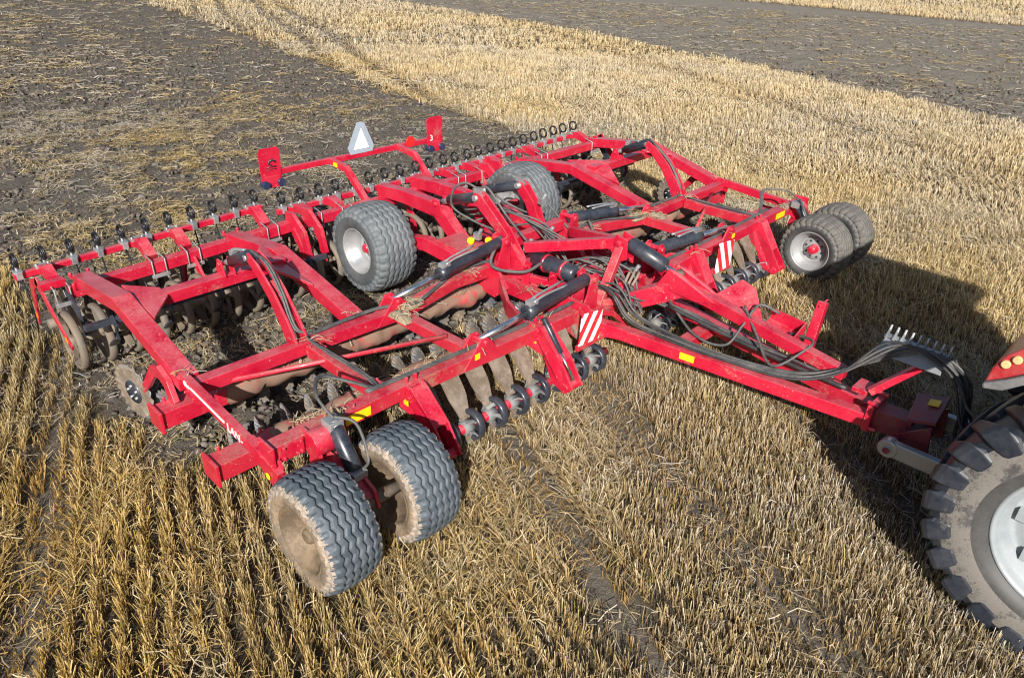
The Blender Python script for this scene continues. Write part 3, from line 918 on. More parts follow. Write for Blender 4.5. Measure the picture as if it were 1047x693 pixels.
    # arms down to the front knife roller
    for xo, xt, zb in ((3.03, 3.08, 0.40), (1.37, 1.43, 0.36)):
        mb = MB()
        for q in (-0.075, 0.075):
            mb.plate([(sx(xt) + q, -3.80, 0.94), (sx(xt) + q, -3.97, 0.93), (sx(xo) + q, -4.22, 0.62), (sx(xo) + q, -4.40, 0.36), (sx(xo) + q, -4.30, 0.27), (sx(xo) + q, -4.12, 0.32), (sx(xo) + q, -3.98, 0.58), (sx(xt) + q, -3.80, 0.66)], 0.02)
        mb.plate([(sx(xt) - .07, -3.96, 0.925), (sx(xt) + .07, -3.96, 0.925), (sx(xo) + .07, -4.21, 0.60), (sx(xo) - .07, -4.21, 0.60)], 0.02)
        mb.cyl((sx(xo) - 0.1, -4.30, 0.33), (sx(xo) + 0.1, -4.30, 0.33), 0.05, n=14)
        bolts(mb, [(sx(xt) - .05, -3.87, 0.945), (sx(xt) + .05, -3.87, 0.945)], (0, 0, 1), 0.018, 0.09)
        part(mb, 'roller_arm', RED_M, bevel=0.003)
        part(MB().box((sx(xt) - 0.088, -3.90, 0.76), (0.006, 0.06, 0.06)), 'warning_sticker', M['yellow'], bevel=0)
        if s < 0 and xo < 2:
            q0, q1 = V3((sx(xt), -3.93, 1.0)), V3((sx(xo), -4.34, 0.42))
            o = part(MB().cyl(q0 + (q1 - q0) * .5, q1, 0.018, n=10), 'roller_cylinder', M['chrome'], bevel=0)
            part(MB().tube([q0, q0 + (q1 - q0) * .02, q0 + (q1 - q0) * .55, q0 + (q1 - q0) * .57], [.02, .032, .032, .02], 12), 'barrel', M['black'], o, bevel=0)
    # knife roller: red tube with dark rings, grey hubs
    mb = MB().cyl((sx(0.5), -4.07, 0.30), (sx(3.42), -4.07, 0.30), 0.05, n=14)
    part(mb, 'knife_roller_tube', RED_M, bevel=0)
    # wheels' mounting: pivot, clamp, swing arm, cylinder, axle
    mb = MB().cyl((sx(4.18), -3.98, 0.86), (sx(4.02), -3.98, 0.86), 0.115, n=22)
    mb.plate([(sx(4.15), -3.84, 0.95), (sx(4.15), -4.05, 0.95), (sx(4.15), -4.1, 0.75), (sx(4.15), -3.84, 0.75)], 0.03)
    part(mb, 'wheel_pivot', RED_M, bevel=0.004)
    mb = MB().box((sx(3.97), -4.0, 0.98), (0.13, 0.13, 0.09))
    mb.cyl((sx(3.97), -4.0, 1.0), (sx(3.97), -4.08, 0.9), 0.055, n=12)
    part(mb, 'cylinder_clamp', M['steel'], bevel=0.006)
    part(MB().box((sx(3.98), -4.33, 0.67), (0.13, 0.07, 0.07)), 'cylinder_clamp', M['steel'], bevel=0.006)
    mb = MB().tube([(sx(3.97), -4.03, 0.97), (sx(3.97), -4.05, 0.94), (sx(3.98), -4.27, 0.70), (sx(3.98), -4.29, 0.68)], [0.05, 0.068, 0.068, 0.05], 16)
    part(mb, 'wheel_cylinder', M['black'], bevel=0)
    mb = MB().path([(sx(4.1), -3.9, 0.70), (sx(4.02), -4.2, 0.62), (sx(4.01), -4.46, 0.48)], 0.1, 0.14, side=(1, 0, 0))
    mb.cyl((sx(4.4), -4.02, 0.66), (sx(3.9), -4.02, 0.66), 0.05, n=14)
    mb.plate([(sx(3.95), -4.25, 0.7), (sx(3.95), -4.5, 0.6), (sx(3.95), -4.55, 0.45), (sx(3.95), -4.3, 0.5)], 0.03)
    part(mb, 'swing_arm', RED_M, bevel=0.004)
    mb = MB().cyl((sx(4.4 if s < 0 else 4.55), -4.46, 0.48), (sx(3.66 if s < 0 else 3.95), -4.46, 0.48), 0.055, n=14)
    part(mb, 'axle', M['spring'], bevel=0)
    # wing end guard with two prongs and orange reflectors
    xg = sx(4.82)
    mb = MB().path([(xg, 0.30, 0.95), (xg, 0.62, 0.79), (xg, 0.86, 0.22)], 0.02, [0.08, 0.13, 0.06], side=(1, 0, 0))
    mb.path([(xg, 0.40, 0.93), (xg, 0.05, 0.64), (xg, -0.36, 0.40)], 0.02, [0.13, 0.10, 0.06], side=(1, 0, 0))
    mb.box(((xg + sx(4.6)) / 2, 0.25, 0.90), (0.25, 0.1, 0.08))
    o = part(mb, 'end_guard', RED_M, bevel=0.003)
    for y, z in ((0.80, 0.34), (-0.26, 0.47)):
        part(MB().box((xg + s * 0.013, y, z), (0.008, 0.05, 0.06)), 'reflector', M['orange'], o, bevel=0)
    # notched edge disc outside the wing with its curved red arm
    mb = MB().path([(sx(4.55), -1.88, 0.74), (sx(4.55), -2.06, 0.80), (sx(4.55), -2.2, 0.74), (sx(4.56), -2.3, 0.58)], 0.05, [0.10, 0.13, 0.14, 0.16], side=(1, 0, 0))
    mb.path([(sx(4.55), -1.90, 0.74), (sx(4.57), -1.72, 0.52), (sx(4.58), -1.52, 0.33)], 0.04, [0.11, 0.09, 0.08], side=(1, 0, 0))
    part(mb, 'edge_disc_arm', RED_M, bevel=0.003)

# --- packer roller: two rows of U-profile rings on shafts
ring = MB()
prof = []
for q in range(13):
    t = math.pi * q / 12
    prof.append((-0.043 * math.cos(t), 0.295 + 0.045 * math.sin(t) ** 0.6))
prof += [(0.03, 0.285), (0.0, 0.30), (-0.03, 0.285)]
ring.lathe(prof, n=40, close=True)
for k in range(4):
    t = math.pi * k / 2 + 0.3
    ring.path([(0, 0.04 * math.cos(t), 0.04 * math.sin(t)), (0, 0.28 * math.cos(t), 0.28 * math.sin(t))], 0.012, 0.05, up=(1, 0, 0))
ring.lathe([(-0.05, 0.0), (-0.05, 0.06), (0.05, 0.06), (0.05, 0.0)], n=16)
ro = part(ring, 'packer_ring', M['soil_metal'], bevel=0)
first = True
for row, (y, z) in enumerate(((-0.02, 0.315), (0.54, 0.315))):
    for k in range(33 - row):
        x = -4.72 + 0.295 * (k + 0.5 * row)
        if first:
            ro.location = (x, y, z)
            first = False
        else:
            c = dup(ro, CULT, (x, y, z))
            c.rotation_euler.x = rnd.uniform(0, 3)
for y in (-0.02, 0.54):
    for xa, xb in ((-4.8, -1.75), (-1.65, 1.65), (1.75, 4.8)):
        part(MB().cyl((xa, y, 0.315), (xb, y, 0.315), 0.055, n=12), 'packer_shaft', M['soil_metal'], bevel=0)
# bearing boxes hanging from the rear tube and frame rails of the packer
for x in (-4.6, -3.2, -1.85, -1.55, 0.0, 1.55, 1.85, 3.2, 4.6):
    mb = MB()
    mb.path([(x, -0.06, 0.36), (x, -0.02, 0.62), (x, 0.16, 0.84 + rearz(x))], 0.03, [0.12, 0.10, 0.12], side=(1, 0, 0))
    mb.path([(x, 0.56, 0.36), (x, 0.5, 0.62), (x, 0.28, 0.84 + rearz(x))], 0.03, [0.12, 0.10, 0.12], side=(1, 0, 0))
    part(mb, 'packer_hanger', M['black'] if abs(x) > 4 else RED_M, bevel=0.003)
# scraper boots between rings
for k in range(16):
    x = -4.57 + 0.59 * k + 0.15
    if abs(x) < 1.95:
        continue
    mb = MB().path([(x, -0.55, 0.46), (x, -0.42, 0.36), (x, -0.36, 0.30)], [0.06, 0.09, 0.1], 0.02)
    mb.path([(x, -0.55, 0.46), (x, -0.60, 0.62), (x, -0.5, 0.7)], 0.03, 0.05)
    part(mb, 'scraper', M['black'], bevel=0)
for xa, xb in ((-4.7, -1.8), (1.8, 4.7)):
    part(MB().path([(xa, -0.52, 0.66), (xb, -0.52, 0.66)], 0.07, 0.06), 'scraper_rail', M['black'])

# --- rear tube in three lengths, strap plates at its joints
for xa, xb in ((-4.58, -1.78), (-1.70, 1.70), (1.78, 4.58)):
    mb = MB().path([(xa, 0.20, 0.865 + rearz(xa)), (xb, 0.20, 0.875 + rearz(xb))], 0.13, 0.13)
    part(mb, 'rear_tube', RED_M)
for x in (-1.86, -1.62, 1.62, 1.86):
    mb = MB().path([(x, 0.26, 0.99), (x, 0.1, 1.0), (x, -0.12, 0.84), (x, -0.22, 0.55)], 0.05, [0.12, 0.13, 0.14, 0.1], side=(1, 0, 0))
    part(mb, 'strap_plate', RED_M, bevel=0.004)

# --- tine harrow along the back
def barz(x):
    if x < -1.9:
        return 0.885 + (x + 4.92) * 0.04
    return 0.875 if x < 1.3 else 0.87 + (x - 1.3) * 0.022
for xa, xb in ((-4.95, -1.96), (-1.75, 1.32), (1.36, 4.62)):
    mb = MB().path([(xa, 0.72, barz(xa + .01)), (xb, 0.72, barz(xb - .01))], 0.07, 0.07)
    part(mb, 'harrow_bar', RED_M)
tine = MB()
pts = []
for q in range(46):
    t = 2 * math.pi * q / 22 - 0.6
    pts.append((-0.016 + 0.032 * q / 45, 0.075 * math.cos(t), 0.185 + 0.075 * math.sin(t)))
tine.tube(pts, 0.012, 7)
tine.tube(spline([(0.016, pts[-1][1], pts[-1][2]), (0.02, 0.05, 0.02), (0.03, 0.02, -0.14), (0.03, -0.05, -0.45), (0.03, 0.10, -0.90)], 5), 0.009, 6)
tine.tube([(-0.016, pts[0][1], pts[0][2]), (-0.02, 0.03, 0.06)], 0.011, 7)
to = part(tine, 'harrow_tine', M['spring_black'], bevel=0)
cl = MB()
cl.box((0.0, 0.0, 0.05), (0.085, 0.11, 0.03))
cl.box((0.0, -0.055, 0.02), (0.06, 0.03, 0.09))
cl.cyl((0.0, 0.02, 0.06), (0.0, 0.02, 0.09), 0.016, n=6)
part(cl, 'tine_clamp', M['steel'], to, bevel=0.004)
txs = list(np.linspace(-4.90, -2.06, 11)) + list(np.linspace(-1.66, 1.24, 11)) + list(np.linspace(1.48, 4.40, 12))
for i, x in enumerate(txs):
    p = (x, 0.72, barz(x) )
    c = to if i == 0 else dup(to, CULT, p)
    c.location = p
    c.rotation_euler.x = rnd.uniform(-0.1, 0.1)
# brackets that carry the harrow bars, with U-bolts over the rear tube
for x in (-4.66, -3.62, -3.2, -2.15, -1.5, -1.02, 0.62, 1.1, 1.6, 2.1, 3.0, 4.35):
    zb, zr = barz(x), 0.87 + rearz(x)
    mb = MB()
    mb.path([(x, 0.70, zb + 0.02), (x, 0.52, zb + 0.06), (x, 0.30, zr + 0.06)], 0.12, [0.10, 0.12, 0.10], side=(1, 0, 0))
    part(mb, 'harrow_bracket', RED_M, bevel=0.004)
    mb = MB()
    for q in (-0.075, 0.075):
        mb.tube([(x + q, 0.29, zr + 0.12), (x + q, 0.12, zr + 0.09), (x + q, 0.11, zr - 0.1)], 0.009, 6)
    mb.box((x, 0.11, zr - 0.09), (0.2, 0.03, 0.04))
    part(mb, 'u_bolt', M['steel'], bevel=0.003)
    mb = MB().box((x, 0.66, zb + 0.068), (0.15, 0.10, 0.03))
    bolts(mb, [(x - .06, .66, zb + .08), (x + .06, .66, zb + .08)], (0, 0, 1), 0.014, 0.04)
    part(mb, 'bracket_clamp', M['steel'], bevel=0.003)

# --- discs and their spring arms (two rows)
disc = MB()
nt_ = 24
rim_r = []
for k in range(nt_ * 4):
    rim_r.append(0.27 - (0.035 if (k % 4) in (2,) else (0.012 if k % 4 in (1, 3) else 0)))
vs = []
for side in (-1, 1):
    for rr_, dep in ((0.0, 0.075), (0.11, 0.07), (0.2, 0.04)):
        for k in range(nt_ * 4):
            t = 2 * math.pi * k / (nt_ * 4)
            vs.append((dep + side * 0.004, rr_ * math.cos(t), rr_ * math.sin(t)))
    for k in range(nt_ * 4):
        t = 2 * math.pi * k / (nt_ * 4)
        vs.append((0.0 + side * 0.003, rim_r[k] * math.cos(t), rim_r[k] * math.sin(t)))
fs = []
K = nt_ * 4
for b_ in (0, 4 * K):
    for l in range(3):
        for k in range(K):
            fs.append((b_ + l * K + k, b_ + l * K + (k + 1) % K, b_ + (l + 1) * K + (k + 1) % K, b_ + (l + 1) * K + k))
for k in range(K):
    fs.append((3 * K + k, 3 * K + (k + 1) % K, 7 * K + (k + 1) % K, 7 * K + k))
disc.add(vs, fs, 0, False)
disc.cyl((0.05, 0, 0), (0.16, 0, 0), 0.06, n=16)
do = part(disc, 'harrow_disc', M['blade'], bevel=0)
arm = MB().path(spline([(0.10, -0.42, 0.20), (0.10, -0.30, 0.22), (0.10, -0.16, 0.17), (0.12, 0.0, 0.0)], 4), 0.075, 0.03, side=(1, 0, 0))
ao = part(arm, 'disc_arm', M['spring'], bevel=0)
fst = True
for y, ang, off in ((-1.86, 0.28, 0.0), (-2.82, -0.28, 0.14)):
    for k in range(34):
        x = -4.45 + 0.272 * k + off * 0.9
        if x > 4.6 or (abs(x) < 0.25):
            continue
        z = 0.17 + rnd.uniform(-.015, .015)
        if fst:
            d_, a_ = do, ao
            fst = False
        else:
            d_, a_ = dup(do, CULT), dup(ao, CULT)
        d_.location = a_.location = (x, y, z)
        d_.rotation_euler = (rnd.uniform(0, 6), 0.0, ang)
# the two large wavy edge discs
ed = MB()
K = 120
vs, fs = [], []
for sd_ in (-1, 1):
    for rr_ in (0.0, 0.13, 0.16, 0.23, 0.27, 0.31):
        for k in range(K):
            t = 2 * math.pi * k / K
            wv = (0.010 * math.sin(t * 20) if rr_ > .26 else 0)
            r2 = rr_ - (0.012 * (0.5 + 0.5 * math.cos(t * 20)) if rr_ > .3 else 0)
            vs.append((sd_ * 0.004 + wv, r2 * math.cos(t), r2 * math.sin(t)))
for sd_ in (0, 6 * K):
    for l in range(5):
        for k in range(K):
            fs.append((sd_ + l * K + k, sd_ + l * K + (k + 1) % K, sd_ + (l + 1) * K + (k + 1) % K, sd_ + (l + 1) * K + k))
for k in range(K):
    fs.append((5 * K + k, 5 * K + (k + 1) % K, 11 * K + (k + 1) % K, 11 * K + k))
ed.add(vs, fs, 0, True)
for q in range(len(ed.f)):
    l = (q % (5 * K)) // K if q < 10 * K else 5
    ed.mi[q] = 1 if l in (1, 2, 3) else 0
for s in (-1, 1):
    h = MB().lathe([(-0.012, 0.0), (-0.012, 0.125), (0.012, 0.125), (0.012, 0.0)], n=28)
    for k in range(5):
        t = 2 * math.pi * k / 5
        h.cyl((-0.03, 0.07 * math.cos(t), 0.07 * math.sin(t)), (0.03, 0.07 * math.cos(t), 0.07 * math.sin(t)), 0.014, n=6, mi=1)
    e = part(ed, 'edge_disc', [M['blade'], M['spring']], bevel=0, loc=(s * 4.63, -1.42, 0.30), label='large wavy disc at the wing edge with dark bolted hub')
    e.rotation_euler = (0.2, 0.0, -0.2 * s)
    part(h, 'hub', [M['black'], M['steel']], e, bevel=0)

# --- front knife roller rings and the curved spring paddles
kr = MB().lathe([(0.015, 0.12), (0.015, 0.152), (0.03, 0.162), (0.075, 0.162), (0.09, 0.152), (0.09, 0.12)], n=30, close=True)
for k in range(5):
    t = 2 * math.pi * k / 5
    kr.path([(0.05, 0.06 * math.cos(t), 0.06 * math.sin(t)), (0.05, 0.135 * math.cos(t), 0.135 * math.sin(t))], 0.05, 0.02, up=(1, 0, 0))
    kr.path([(-0.05, 0.07 * math.cos(t), 0.07 * math.sin(t)), (0.0, 0.10 * math.cos(t + .25), 0.10 * math.sin(t + .25)), (0.03, 0.13 * math.cos(t + .5), 0.13 * math.sin(t + .5))], 0.035, 0.012, mi=1)
kr.lathe([(-0.075, 0.0), (-0.075, 0.068), (0.03, 0.074), (0.03, 0.0)], n=22, mi=1)
ko = part(kr, 'knife_ring', [M['black'], M['steel_dull']], bevel=0)
pad = MB()
cp = spline([(0, 0.06, 0.36), (0, -0.01, 0.41), (0, -0.10, 0.38), (0, -0.24, 0.22), (0, -0.35, 0.05), (0, -0.40, -0.08), (0, -0.44, -0.24)], 4)
pw = np.interp(np.linspace(0, 1, len(cp)), [0, .1, .25, .52, .64, .78, 1], [.12, .2, .215, .205, .13, .085, .06])
pad.path(cp, list(pw), 0.022, side=(1, 0, 0))
po = part(pad, 'spring_paddle', M['spring'], bevel=0)
f1 = f2 = True
for s in (-1, 1):
    for k in range(10):
        x = s * (0.62 + 0.305 * k) - 0.13
        if f1:
            q = ko
            f1 = False
        else:
            q = dup(ko, CULT)
        q.location = (x, -4.07, 0.30)
        q.rotation_euler.x = rnd.uniform(0, 6)
    for k in range(8):
        x = s * (0.75 + 0.305 * k)
        if min(abs(abs(x) - 1.4), abs(abs(x) - 3.05)) < 0.1:
            continue
        q = po if f2 else dup(po, CULT)
        f2 = False
        q.location = (x, -3.66, 0.36)
        q.rotation_euler.x = rnd.uniform(-0.05, 0.05)

# --- tyres: one fine mesh with zigzag rib grooves, shared by all wheels of a size
def tyre_mesh(R_, W_, rim, nth=300, kind='rib'):
    """cross-section bead-sidewall-tread-sidewall-bead; grooves cut into the tread"""
    cs = []
    H = W_ / 2
    for q in np.linspace(0, 1, 9):           # left sidewall
        t = q
        x = -H * (0.80 + 0.2 * math.sin(math.pi * (0.15 + 0.7 * t)))
        cs.append((x, rim + (R_ - 0.075 - rim) * t))
    for q in np.linspace(-0.93, 0.93, 57):   # tread
        cs.append((q * H, R_ - 0.055 * abs(q) ** 3.2))
    left = cs[:9]
    cs += [(-x, r) for x, r in left[::-1]]
    m = len(cs)
    th = np.arange(nth) * 2 * math.pi / nth
    vs = np.zeros((nth, m, 3))
    Nz = 30
    for j, (x, r) in enumerate(cs):
        u = x / H
        rr_ = np.full(nth, r)
        xx = np.full(nth, x)
        if 9 <= j < 66:
            ph = (th * Nz / (2 * math.pi)) % 1
            tri = np.abs(ph - 0.5) * 4 - 1
            for g0 in (-0.52, -0.26, 0.0, 0.26, 0.52):
                d_ = np.abs(u - g0 - 0.045 * tri)
                rr_ -= 0.022 * np.clip(1.7 - d_ / 0.026, 0, 1)
            # shoulder blocks
            if abs(u) > 0.66:
                ph2 = (th * Nz / (2 * math.pi) + 0.25) % 1
                rr_ -= 0.020 * np.clip((np.abs(ph2 - 0.5) - 0.27) * 14, 0, 1) * min(1, (abs(u) - 0.66) * 12)
        elif 6 <= j < 9 or 66 <= j < 69:
            ph2 = (th * Nz / (2 * math.pi) + 0.25) % 1
            xx -= np.sign(x) * 0.012 * np.clip((np.abs(ph2 - 0.5) - 0.27) * 14, 0, 1)
        vs[:, j, 0] = xx
        vs[:, j, 1] = rr_ * np.cos(th)
        vs[:, j, 2] = rr_ * np.sin(th)
    i = np.arange(nth)[:, None] * m + np.arange(m - 1)[None]
    i2 = ((np.arange(nth) + 1) % nth)[:, None] * m + np.arange(m - 1)[None]
    f = np.stack([i, i + 1, i2 + 1, i2], -1).reshape(-1, 4)
    me = quad_mesh('tyre', vs.reshape(-1, 3), f)
    sh = np.ones(len(f), bool)
    me.polygons.foreach_set('use_smooth', sh)
    jj = np.tile(np.arange(m - 1), nth)
    mi = np.where((jj < 11) | (jj > m - 13), 1, 0).astype(np.int32)
    me.polygons.foreach_set('material_index', mi)
    return me

def rim_part(name, Rr, W_, mat, parent, dish, bore=0.16):
    h = W_ / 2
    mb = MB()
    mb.lathe([(-h * .86, Rr + .012), (-h * .92, Rr - .005), (-h * .86, Rr - .018), (-h * .70, Rr - .024), (-h * .66, Rr - .05), (-h * .48, Rr - .055), (-h * .44, Rr - .08), (-h * .2, Rr - .085),
              (dish - .01, Rr - .09), (dish, Rr - .10), (dish + .0, Rr * .60), (dish - .03, Rr * .56), (dish - .03, .085), (dish - .03, 0.0)], n=56)
    mb.lathe([(h * .86, Rr + .012), (h * .92, Rr - .005), (h * .86, Rr - .018), (h * .62, Rr - .03), (h * .5, Rr - .075), (dish + .02, Rr - .085), (dish + .012, Rr * .6), (dish + .012, 0.0)], n=56)
    return part(mb, name, mat, parent, bevel=0)

def hub_mesh(mb, dish, sgn, mi=0):
    mb.lathe([(dish + sgn * .16, 0.0), (dish + sgn * .16, .05), (dish + sgn * .14, .062), (dish + sgn * .05, .07), (dish + sgn * .02, .1), (dish, .1)], n=24, mi=mi)

def wheel(loc, R_, W_, tyre, tmats, rim_mat, hub_mat, outer, label=None, rimr=0.285):
    """outer: -1 or +1, the side the hub faces"""
    mb = MB()
    dish = outer * 0.02
    hub_mesh(mb, dish - outer * .02, outer)
    for k in range(8):
        t = 2 * math.pi * (k + .3) / 8
        mb.cyl((dish, .125 * math.cos(t), .125 * math.sin(t)), (dish + outer * .045, .125 * math.cos(t), .125 * math.sin(t)), .016, n=6, mi=1)
    w = part(mb, 'support_wheel', [hub_mat, M['black']], bevel=0, loc=loc, label=label)
    me = tyre.copy()
    me.materials.clear()
    for m in tmats:
        me.materials.append(m)
    me.polygons.foreach_set('material_index', T_MI[tyre.name])
    t = bpy.data.objects.new('tyre', me)
    COL.objects.link(t)
    t.parent = w
    t.rotation_euler.x = rnd.uniform(0, 6)
    r_ = rim_part('rim', rimr, W_, rim_mat, w, dish * 1.0 - outer * 0.0)
    if outer > 0:
        r_.scale.x = 1
    return w
T_MI = {}
T_front = tyre_mesh(0.485, 0.47, 0.285)
T_front.name = 'flotation_tyre'
T_mid = tyre_mesh(0.577, 0.62, 0.30)
T_mid.name = 'transport_tyre'
for q in (T_front, T_mid):
    ar = np.zeros(len(q.polygons), np.int32)
    nj = 74
    jj = np.tile(np.arange(nj), len(ar) // nj)
    kk = np.repeat(np.arange(len(ar) // nj), nj)
    fr = np.random.default_rng(5).integers(0, 4, len(ar) // nj)[kk]
    T_MI[q.name] = np.where((jj < 6) | (jj > nj - 7), 2, np.where((jj < 9 + fr) | (jj > nj - 10 - fr), 1, 0)).astype(np.int32)
    me_len = len(ar)
for s in (-1, 1):
    tm = [M['tyre_blue'], M['tyre_tan'], M['side_mud']] if s < 0 else [M['tyre_grey'], M['tyre_grey'], M['tyre_clean']]
    rm = M['rim_mud'] if s < 0 else M['silver']
    hm = M['rim_mud'] if s < 0 else RED_M
    wheel((s * (4.40 if s < 0 else 4.60), -4.46, 0.478), 0.485, 0.47, T_front, tm, rm, hm, s, 'outer front tyre with mud caked rim' if s < 0 else 'outer front tyre with dusty tread')
    wheel((s * (3.62 if s < 0 else 3.86), -4.46, 0.478), 0.485, 0.47, T_front, tm, rm, hm, -1 if s > 0 else 1, 'inner front tyre with mud caked rim' if s < 0 else 'inner front tyre with silver rim and red hub')
for s in (-1, 1):
    wheel((-1.18 if s < 0 else 1.62, -0.70, 0.68), 0.577, 0.62, T_mid, [M['tyre'], M['tyre'], M['tyre_dark']], M['silver'], RED_M, s, 'large transport tyre inside the frame', 0.30)

# --- chassis
for x in (-0.29, 0.31):
    mb = MB().path([(x, 0.32, 1.0), (x, -0.25, 1.05), (x, -0.98, 1.06), (x, -1.25, 0.86), (x, -1.6, 0.62)], 0.15, [0.16, 0.18, 0.2, 0.2, 0.18], side=(1, 0, 0))
    for q in (-0.09, 0.09):
        mb.plate([(x + q, -0.86, 1.0), (x + q, -1.16, 1.0), (x + q, -1.08, 1.22), (x + q, -0.96, 1.22)], 0.02)
    bolts(mb, [(x, -1.02, 1.16)], (1, 0, 0), 0.03, 0.26)
    part(mb, 'chassis_beam', RED_M)
    # tower plate going forward and down, with the transport cylinder
    if x < 0:
        t, e1 = -0.46, V3((-0.45, -1.93, 1.515))
        poly = [(-1.86, 1.52), (-1.91, 1.58), (-2.01, 1.57), (-2.45, 1.24), (-2.70, 0.96), (-2.50, 0.96), (-2.26, 1.22), (-1.90, 1.45)]
        low = [(-2.32, 1.02), (-2.46, 1.0), (-2.52, 1.08), (-2.70, 0.96), (-2.96, 0.68), (-2.36, 0.62), (-2.30, 0.8)]
        tl = t
    else:
        t, e1 = 0.52, V3((0.50, -1.72, 1.42))
        poly = [(-1.62, 1.40), (-1.67, 1.47), (-1.77, 1.46), (-1.98, 1.26), (-2.12, 0.98), (-2.14, 0.72), (-1.98, 0.72), (-1.96, 0.98), (-1.84, 1.2)]
        low = [(-2.22, 1.07), (-2.33, 1.10), (-2.52, 0.96), (-2.68, 0.80), (-2.70, 0.62), (-2.36, 0.62), (-2.30, 0.8)]
        tl = 0.62
    mb = MB()
    for q in (-0.05, 0.05):
        mb.plate([(t + q, y_, z_) for y_, z_ in poly], 0.022)
    mb.plate([(tl - .003, y_, z_) for y_, z_ in low], 0.085)
    mb.box((t, -2.02 if x > 0 else -2.42, 0.98 if x > 0 else 1.12), (0.09, 0.08, 0.1))
    part(mb, 'tower_plate', RED_M, bevel=0.003)
    o = part(MB().cyl((x, -1.03, 1.17), (x * 1.15, -1.3, 1.29), 0.04, n=14), 'transport_cylinder', M['steel'], bevel=0)
    e0 = V3((x * 1.12, -1.24, 1.265))
    part(MB().tube([e0, e0 + (e1 - e0) * .01, e0 + (e1 - e0) * .9, e1], [0.045, 0.068, 0.068, 0.05], 18), 'barrel', M['black'], o, bevel=0)
    mb = MB()
    mb.box(e1 + V3((0, 0.03, 0.07)), (0.08, 0.08, 0.07))
    bolts(mb, [e1], (1, 0, 0), 0.04, 0.2)
    part(mb, 'valve_fitting', M['steel'], o, bevel=0)
    part(MB().tube(spline([e1 + V3((0, .05, .1)), e1 + V3((-.1, .16, .16)), e1 + V3((-.16, .3, .05)), e1 + V3((-.12, .36, -.2)), e1 + V3((.02, .1, -.35)), e1 + V3((.1, -.2, -.4))], 6), 0.015, 7), 'hydraulic_hose', M['hose'], bevel=0)
    part(MB().tube(spline([e1 + V3((0.03, .03, .1)), e1 + V3((.05, -.1, .12)), e1 + V3((.08, -.4, -.15)), e1 + V3((.1, -.8, -.42))], 6), 0.015, 7), 'hydraulic_hose', M['hose'], bevel=0)
    # transport axle arms
    sgn = -1 if x < 0 else 1
    mb = MB().path([(sgn * 0.72, -1.95, 0.72), (sgn * 0.78, -1.3, 0.80), (sgn * (0.78 if sgn < 0 else 1.2), -0.70, 0.68)], 0.12, [0.18, 0.18, 0.15], side=(1, 0, 0))
    mb.cyl((sgn * 0.72, -0.7, 0.68), (sgn * (1.1 if sgn < 0 else 1.5), -0.7, 0.68), 0.06, n=14)
    part(mb, 'axle_arm', RED_M)
    # hinge bracket for the folding cylinders
    for y, z in ((-2.48, 1.15), (-3.82, 1.15)):
        mb = MB()
        for q in (-0.09, 0.09):
            mb.plate([(sgn * 0.82, y + q, z - 0.36), (sgn * 0.54, y + q, z - 0.36), (sgn * 0.55, y + q, z - 0.1), (sgn * 0.55, y + q, z + 0.05), (sgn * 0.60, y + q, z + 0.09), (sgn * 0.66, y + q, z + 0.07), (sgn * 0.72, y + q, z - 0.14)], 0.022)
        bolts(mb, [(sgn * 0.62, y, z + 0.02)], (0, 1, 0), 0.034, 0.26)
        part(mb, 'hinge_bracket', RED_M, bevel=0.003)
    # hinge plates low beside the hub
    mb = MB().plate([(sgn * 0.80, -2.3, 0.92), (sgn * 0.80, -2.62, 0.92), (sgn * 0.80, -2.8, 0.7), (sgn * 0.80, -2.6, 0.52), (sgn * 0.80, -2.3, 0.56)], 0.04)
    part(mb, 'hinge_plate', RED_M, bevel=0.004)
    mb = MB().plate([(sgn * 0.80, -3.6, 0.95), (sgn * 0.80, -4.0, 0.95), (sgn * 0.80, -4.12, 0.72), (sgn * 0.80, -3.9, 0.5), (sgn * 0.80, -3.55, 0.6)], 0.04)
    part(mb, 'hinge_plate', RED_M, bevel=0.004)
    # inner rails that tie the hinges
    mb = MB().path([(sgn * 0.66, -2.3, 0.66), (sgn * 0.66, -3.95, 0.70)], 0.14, 0.16)
    part(mb, 'hub_rail', RED_M)
    # plates reaching sideways from the hub to the wing
    mb = MB().path([(sgn * 0.82, -2.7, 0.74), (sgn * 1.1, -3.1, 0.68), (sgn * 1.42, -3.72, 0.74)], 0.04, 0.18)
    part(mb, 'brace_plate', RED_M, bevel=0.004)
mb = MB().path([(-0.42, -2.40, 1.06), (0.56, -2.40, 1.06)], 0.12, 0.13)
part(mb, 'tower_crossbar', RED_M)
for y, z in ((-1.55, 0.72), (-2.45, 0.70), (-3.86, 0.72)):
    part(MB().path([(-0.74, y, z), (0.74, y, z)], 0.16, 0.16), 'hub_cross_tube', RED_M)
# side plate near the left transport tyre
mb = MB().box((-0.55, -1.72, 0.86), (0.42, 0.55, 0.05))
mb.plate([(-0.76, -1.45, 0.86), (-0.76, -2.0, 0.86), (-0.76, -2.0, 0.7), (-0.76, -1.45, 0.7)], 0.03)
part(mb, 'step_plate', DUSTY)
for x, y, z in ((-0.50, -1.84, 0.93), (-0.36, -2.02, 0.95)):
    part(MB().cyl((x - .02, y, z), (x + .02, y + .01, z), 0.045, n=16), 'warning_sticker', M['yellow'], bevel=0)
